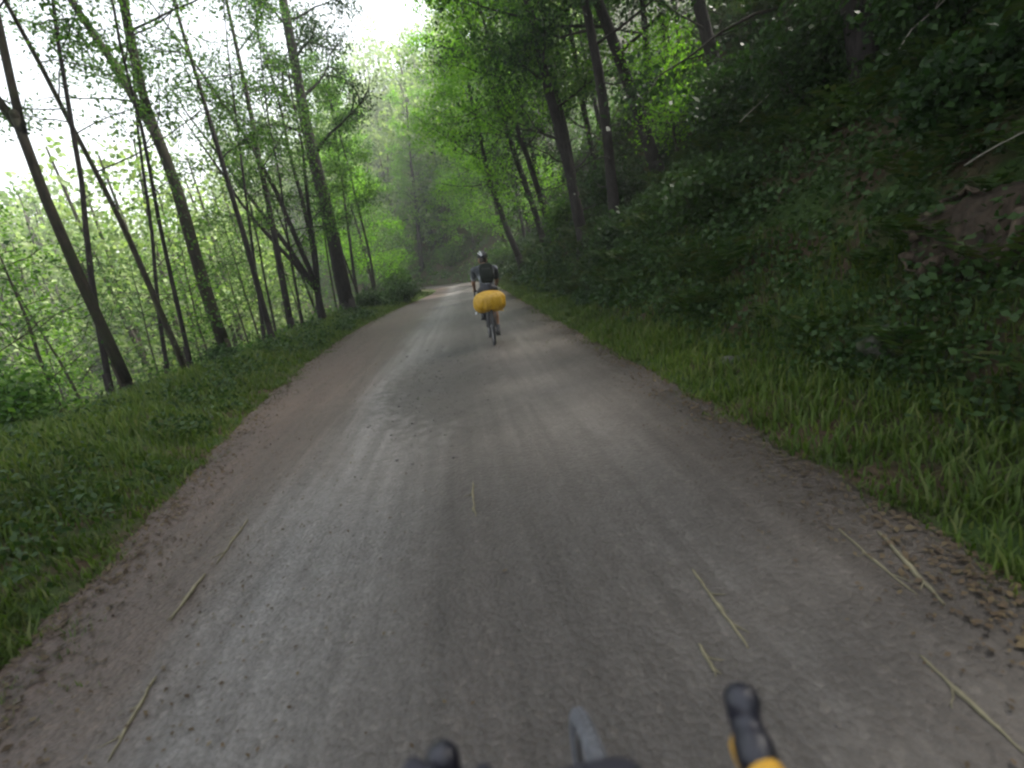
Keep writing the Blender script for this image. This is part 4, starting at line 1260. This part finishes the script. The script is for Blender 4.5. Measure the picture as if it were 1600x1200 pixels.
for sx_, hx, hy in ((1, .238, .404), (-1, -.096, .420)):
    P = side_bar(sx_, hx, hy-.356)
    mb = MB(); mb.tube(P[:2], .0165, 14); mb.tube(P[1:], .0205, 14)
    mb.build('bar_tape', M['tape'], own)
    # hood: swelling where it meets the bar, waist, then the raised knob
    dx = .011*sx_
    mb = MB()
    A0 = np.array([hx, hy, BZ+.006])
    pts = [A0, A0+np.array([dx*.3, .012, .002]), A0+np.array([dx*.6, .024, .003]), A0+np.array([dx*.9, .037, .007]), A0+np.array([dx*1.1, .047, .016]), A0+np.array([dx*1.2, .052, .024])]
    mb.rtube([ow(*q) for q in pts], [.0225, .0225, .0200, .0180, .0180, .0165], 16)
    mb.ellipsoid(ow(*(A0+np.array([dx*1.2, .050, .024]))), (.0215, .022, .020))
    mb.ellipsoid(ow(*(A0+np.array([dx*1.2-.008*sx_, .042, .01]))), (.014, .02, .016))
    hd = remeshed('brake_hood', mb, M['hood'], own, .0035, 5)
    mb = MB(); q0 = A0+np.array([dx*1.1, .056, .008])
    mb.tube([ow(*q) for q in (q0, q0+np.array([sx_*.006, .002, -.03]), q0+np.array([sx_*.016, -.02, -.055]), q0+np.array([sx_*.022, -.05, -.08]))], [.009, .008, .007, .006], 8)
    mb.build('brake_lever', M['black'], hd)

hbag = MB(); hbag.ellipsoid((0, 0, 0), (.066, .045, .05), None, 30, 18, superq)
hb_ = hbag.build('handlebar_bag', M['dark_fabric'])
hb_.location = (.040, .345, .922)
tag(hb_, 'rounded dark navy handlebar bag just showing at the bottom edge', 'bag')
mb = MB(); mb.tube(np.stack([.067*np.cos(np.linspace(0, PI, 20)), 0*np.zeros(20), .0*np.zeros(20)+.051*np.sin(np.linspace(0, PI, 20))**.5], -1), .003, 5); mb.build('zip', M['black'], hb_)

# --- gloved left hand on the left hood
hand = empty('person', (-.112, .36, .9), 'black gloved left hand holding the left brake hood at bottom edge', 'person')
def hw(x, y, z): return np.array([x+.112, y-.36, z-.9])
g_ = MB()
hx = -.098
g_.rtube([hw(hx-.002, 0.347, .925), hw(hx-.012, 0.397, .925)], [.030, .034], 14)
g_.ellipsoid(hw(hx-.008, 0.387, .925), (.043, .048, .024))
for q, (dy, ln, rr) in enumerate([(.040, 1.0, .0115), (.020, 1.08, .0115), (-.001, 1.0, .011), (-.021, .85, .0098)]):
    k0 = hw(hx-.028, 0.404+dy, .928)
    g_.rtube([hw(hx-.010, 0.392+dy*.8, .926), k0+np.array([-.012, .004, 0]), k0+np.array([-.026*ln, .008, -.024*ln]), k0+np.array([-.012, .006, -.050*ln]), k0+np.array([.010, .002, -.060*ln])], [rr*1.1, rr*1.15, rr*1.05, rr, rr*.9], 10)
g_.rtube([hw(hx+.020, 0.377, .925), hw(hx+.036, 0.404, .917), hw(hx+.041, 0.432, .902), hw(hx+.034, 0.454, .890)], [.0165, .0145, .013, .0115], 10)
g_.rtube([hw(hx-.002, 0.347, .925), hw(hx-.01, 0.282, .955)], [.028, .03], 14)
remeshed('glove', g_, M['dark_fabric'], hand, .003, 4)
mb = MB(); mb.rtube([hw(hx-.008, .285, .948), hw(hx-.03, .17, 1.0), hw(hx-.06, .02, 1.05)], [.029, .034, .042], 14)
mb.build('forearm', M['skin'], hand)

# ---------------------------------------------------------------- the valley's damp air
mt = bpy.data.materials.new('haze_air'); mt.use_nodes = True
n, l = mt.node_tree.nodes, mt.node_tree.links
n.remove(n['Principled BSDF'])
pv = n.new('ShaderNodeVolumePrincipled')
pv.inputs['Color'].default_value = (.92, .96, .93, 1)
pv.inputs['Density'].default_value = .0015
pv.inputs['Anisotropy'].default_value = .2
l.new(pv.outputs[0], n['Material Output'].inputs['Volume'])
mb = MB(); mb.box((-10, 130, 35), (275, 195, 48))
hz = mb.build('haze', mt, smooth=False)
tag(hz, 'pale damp air lying in the valley and over the road', 'haze', kind='stuff')
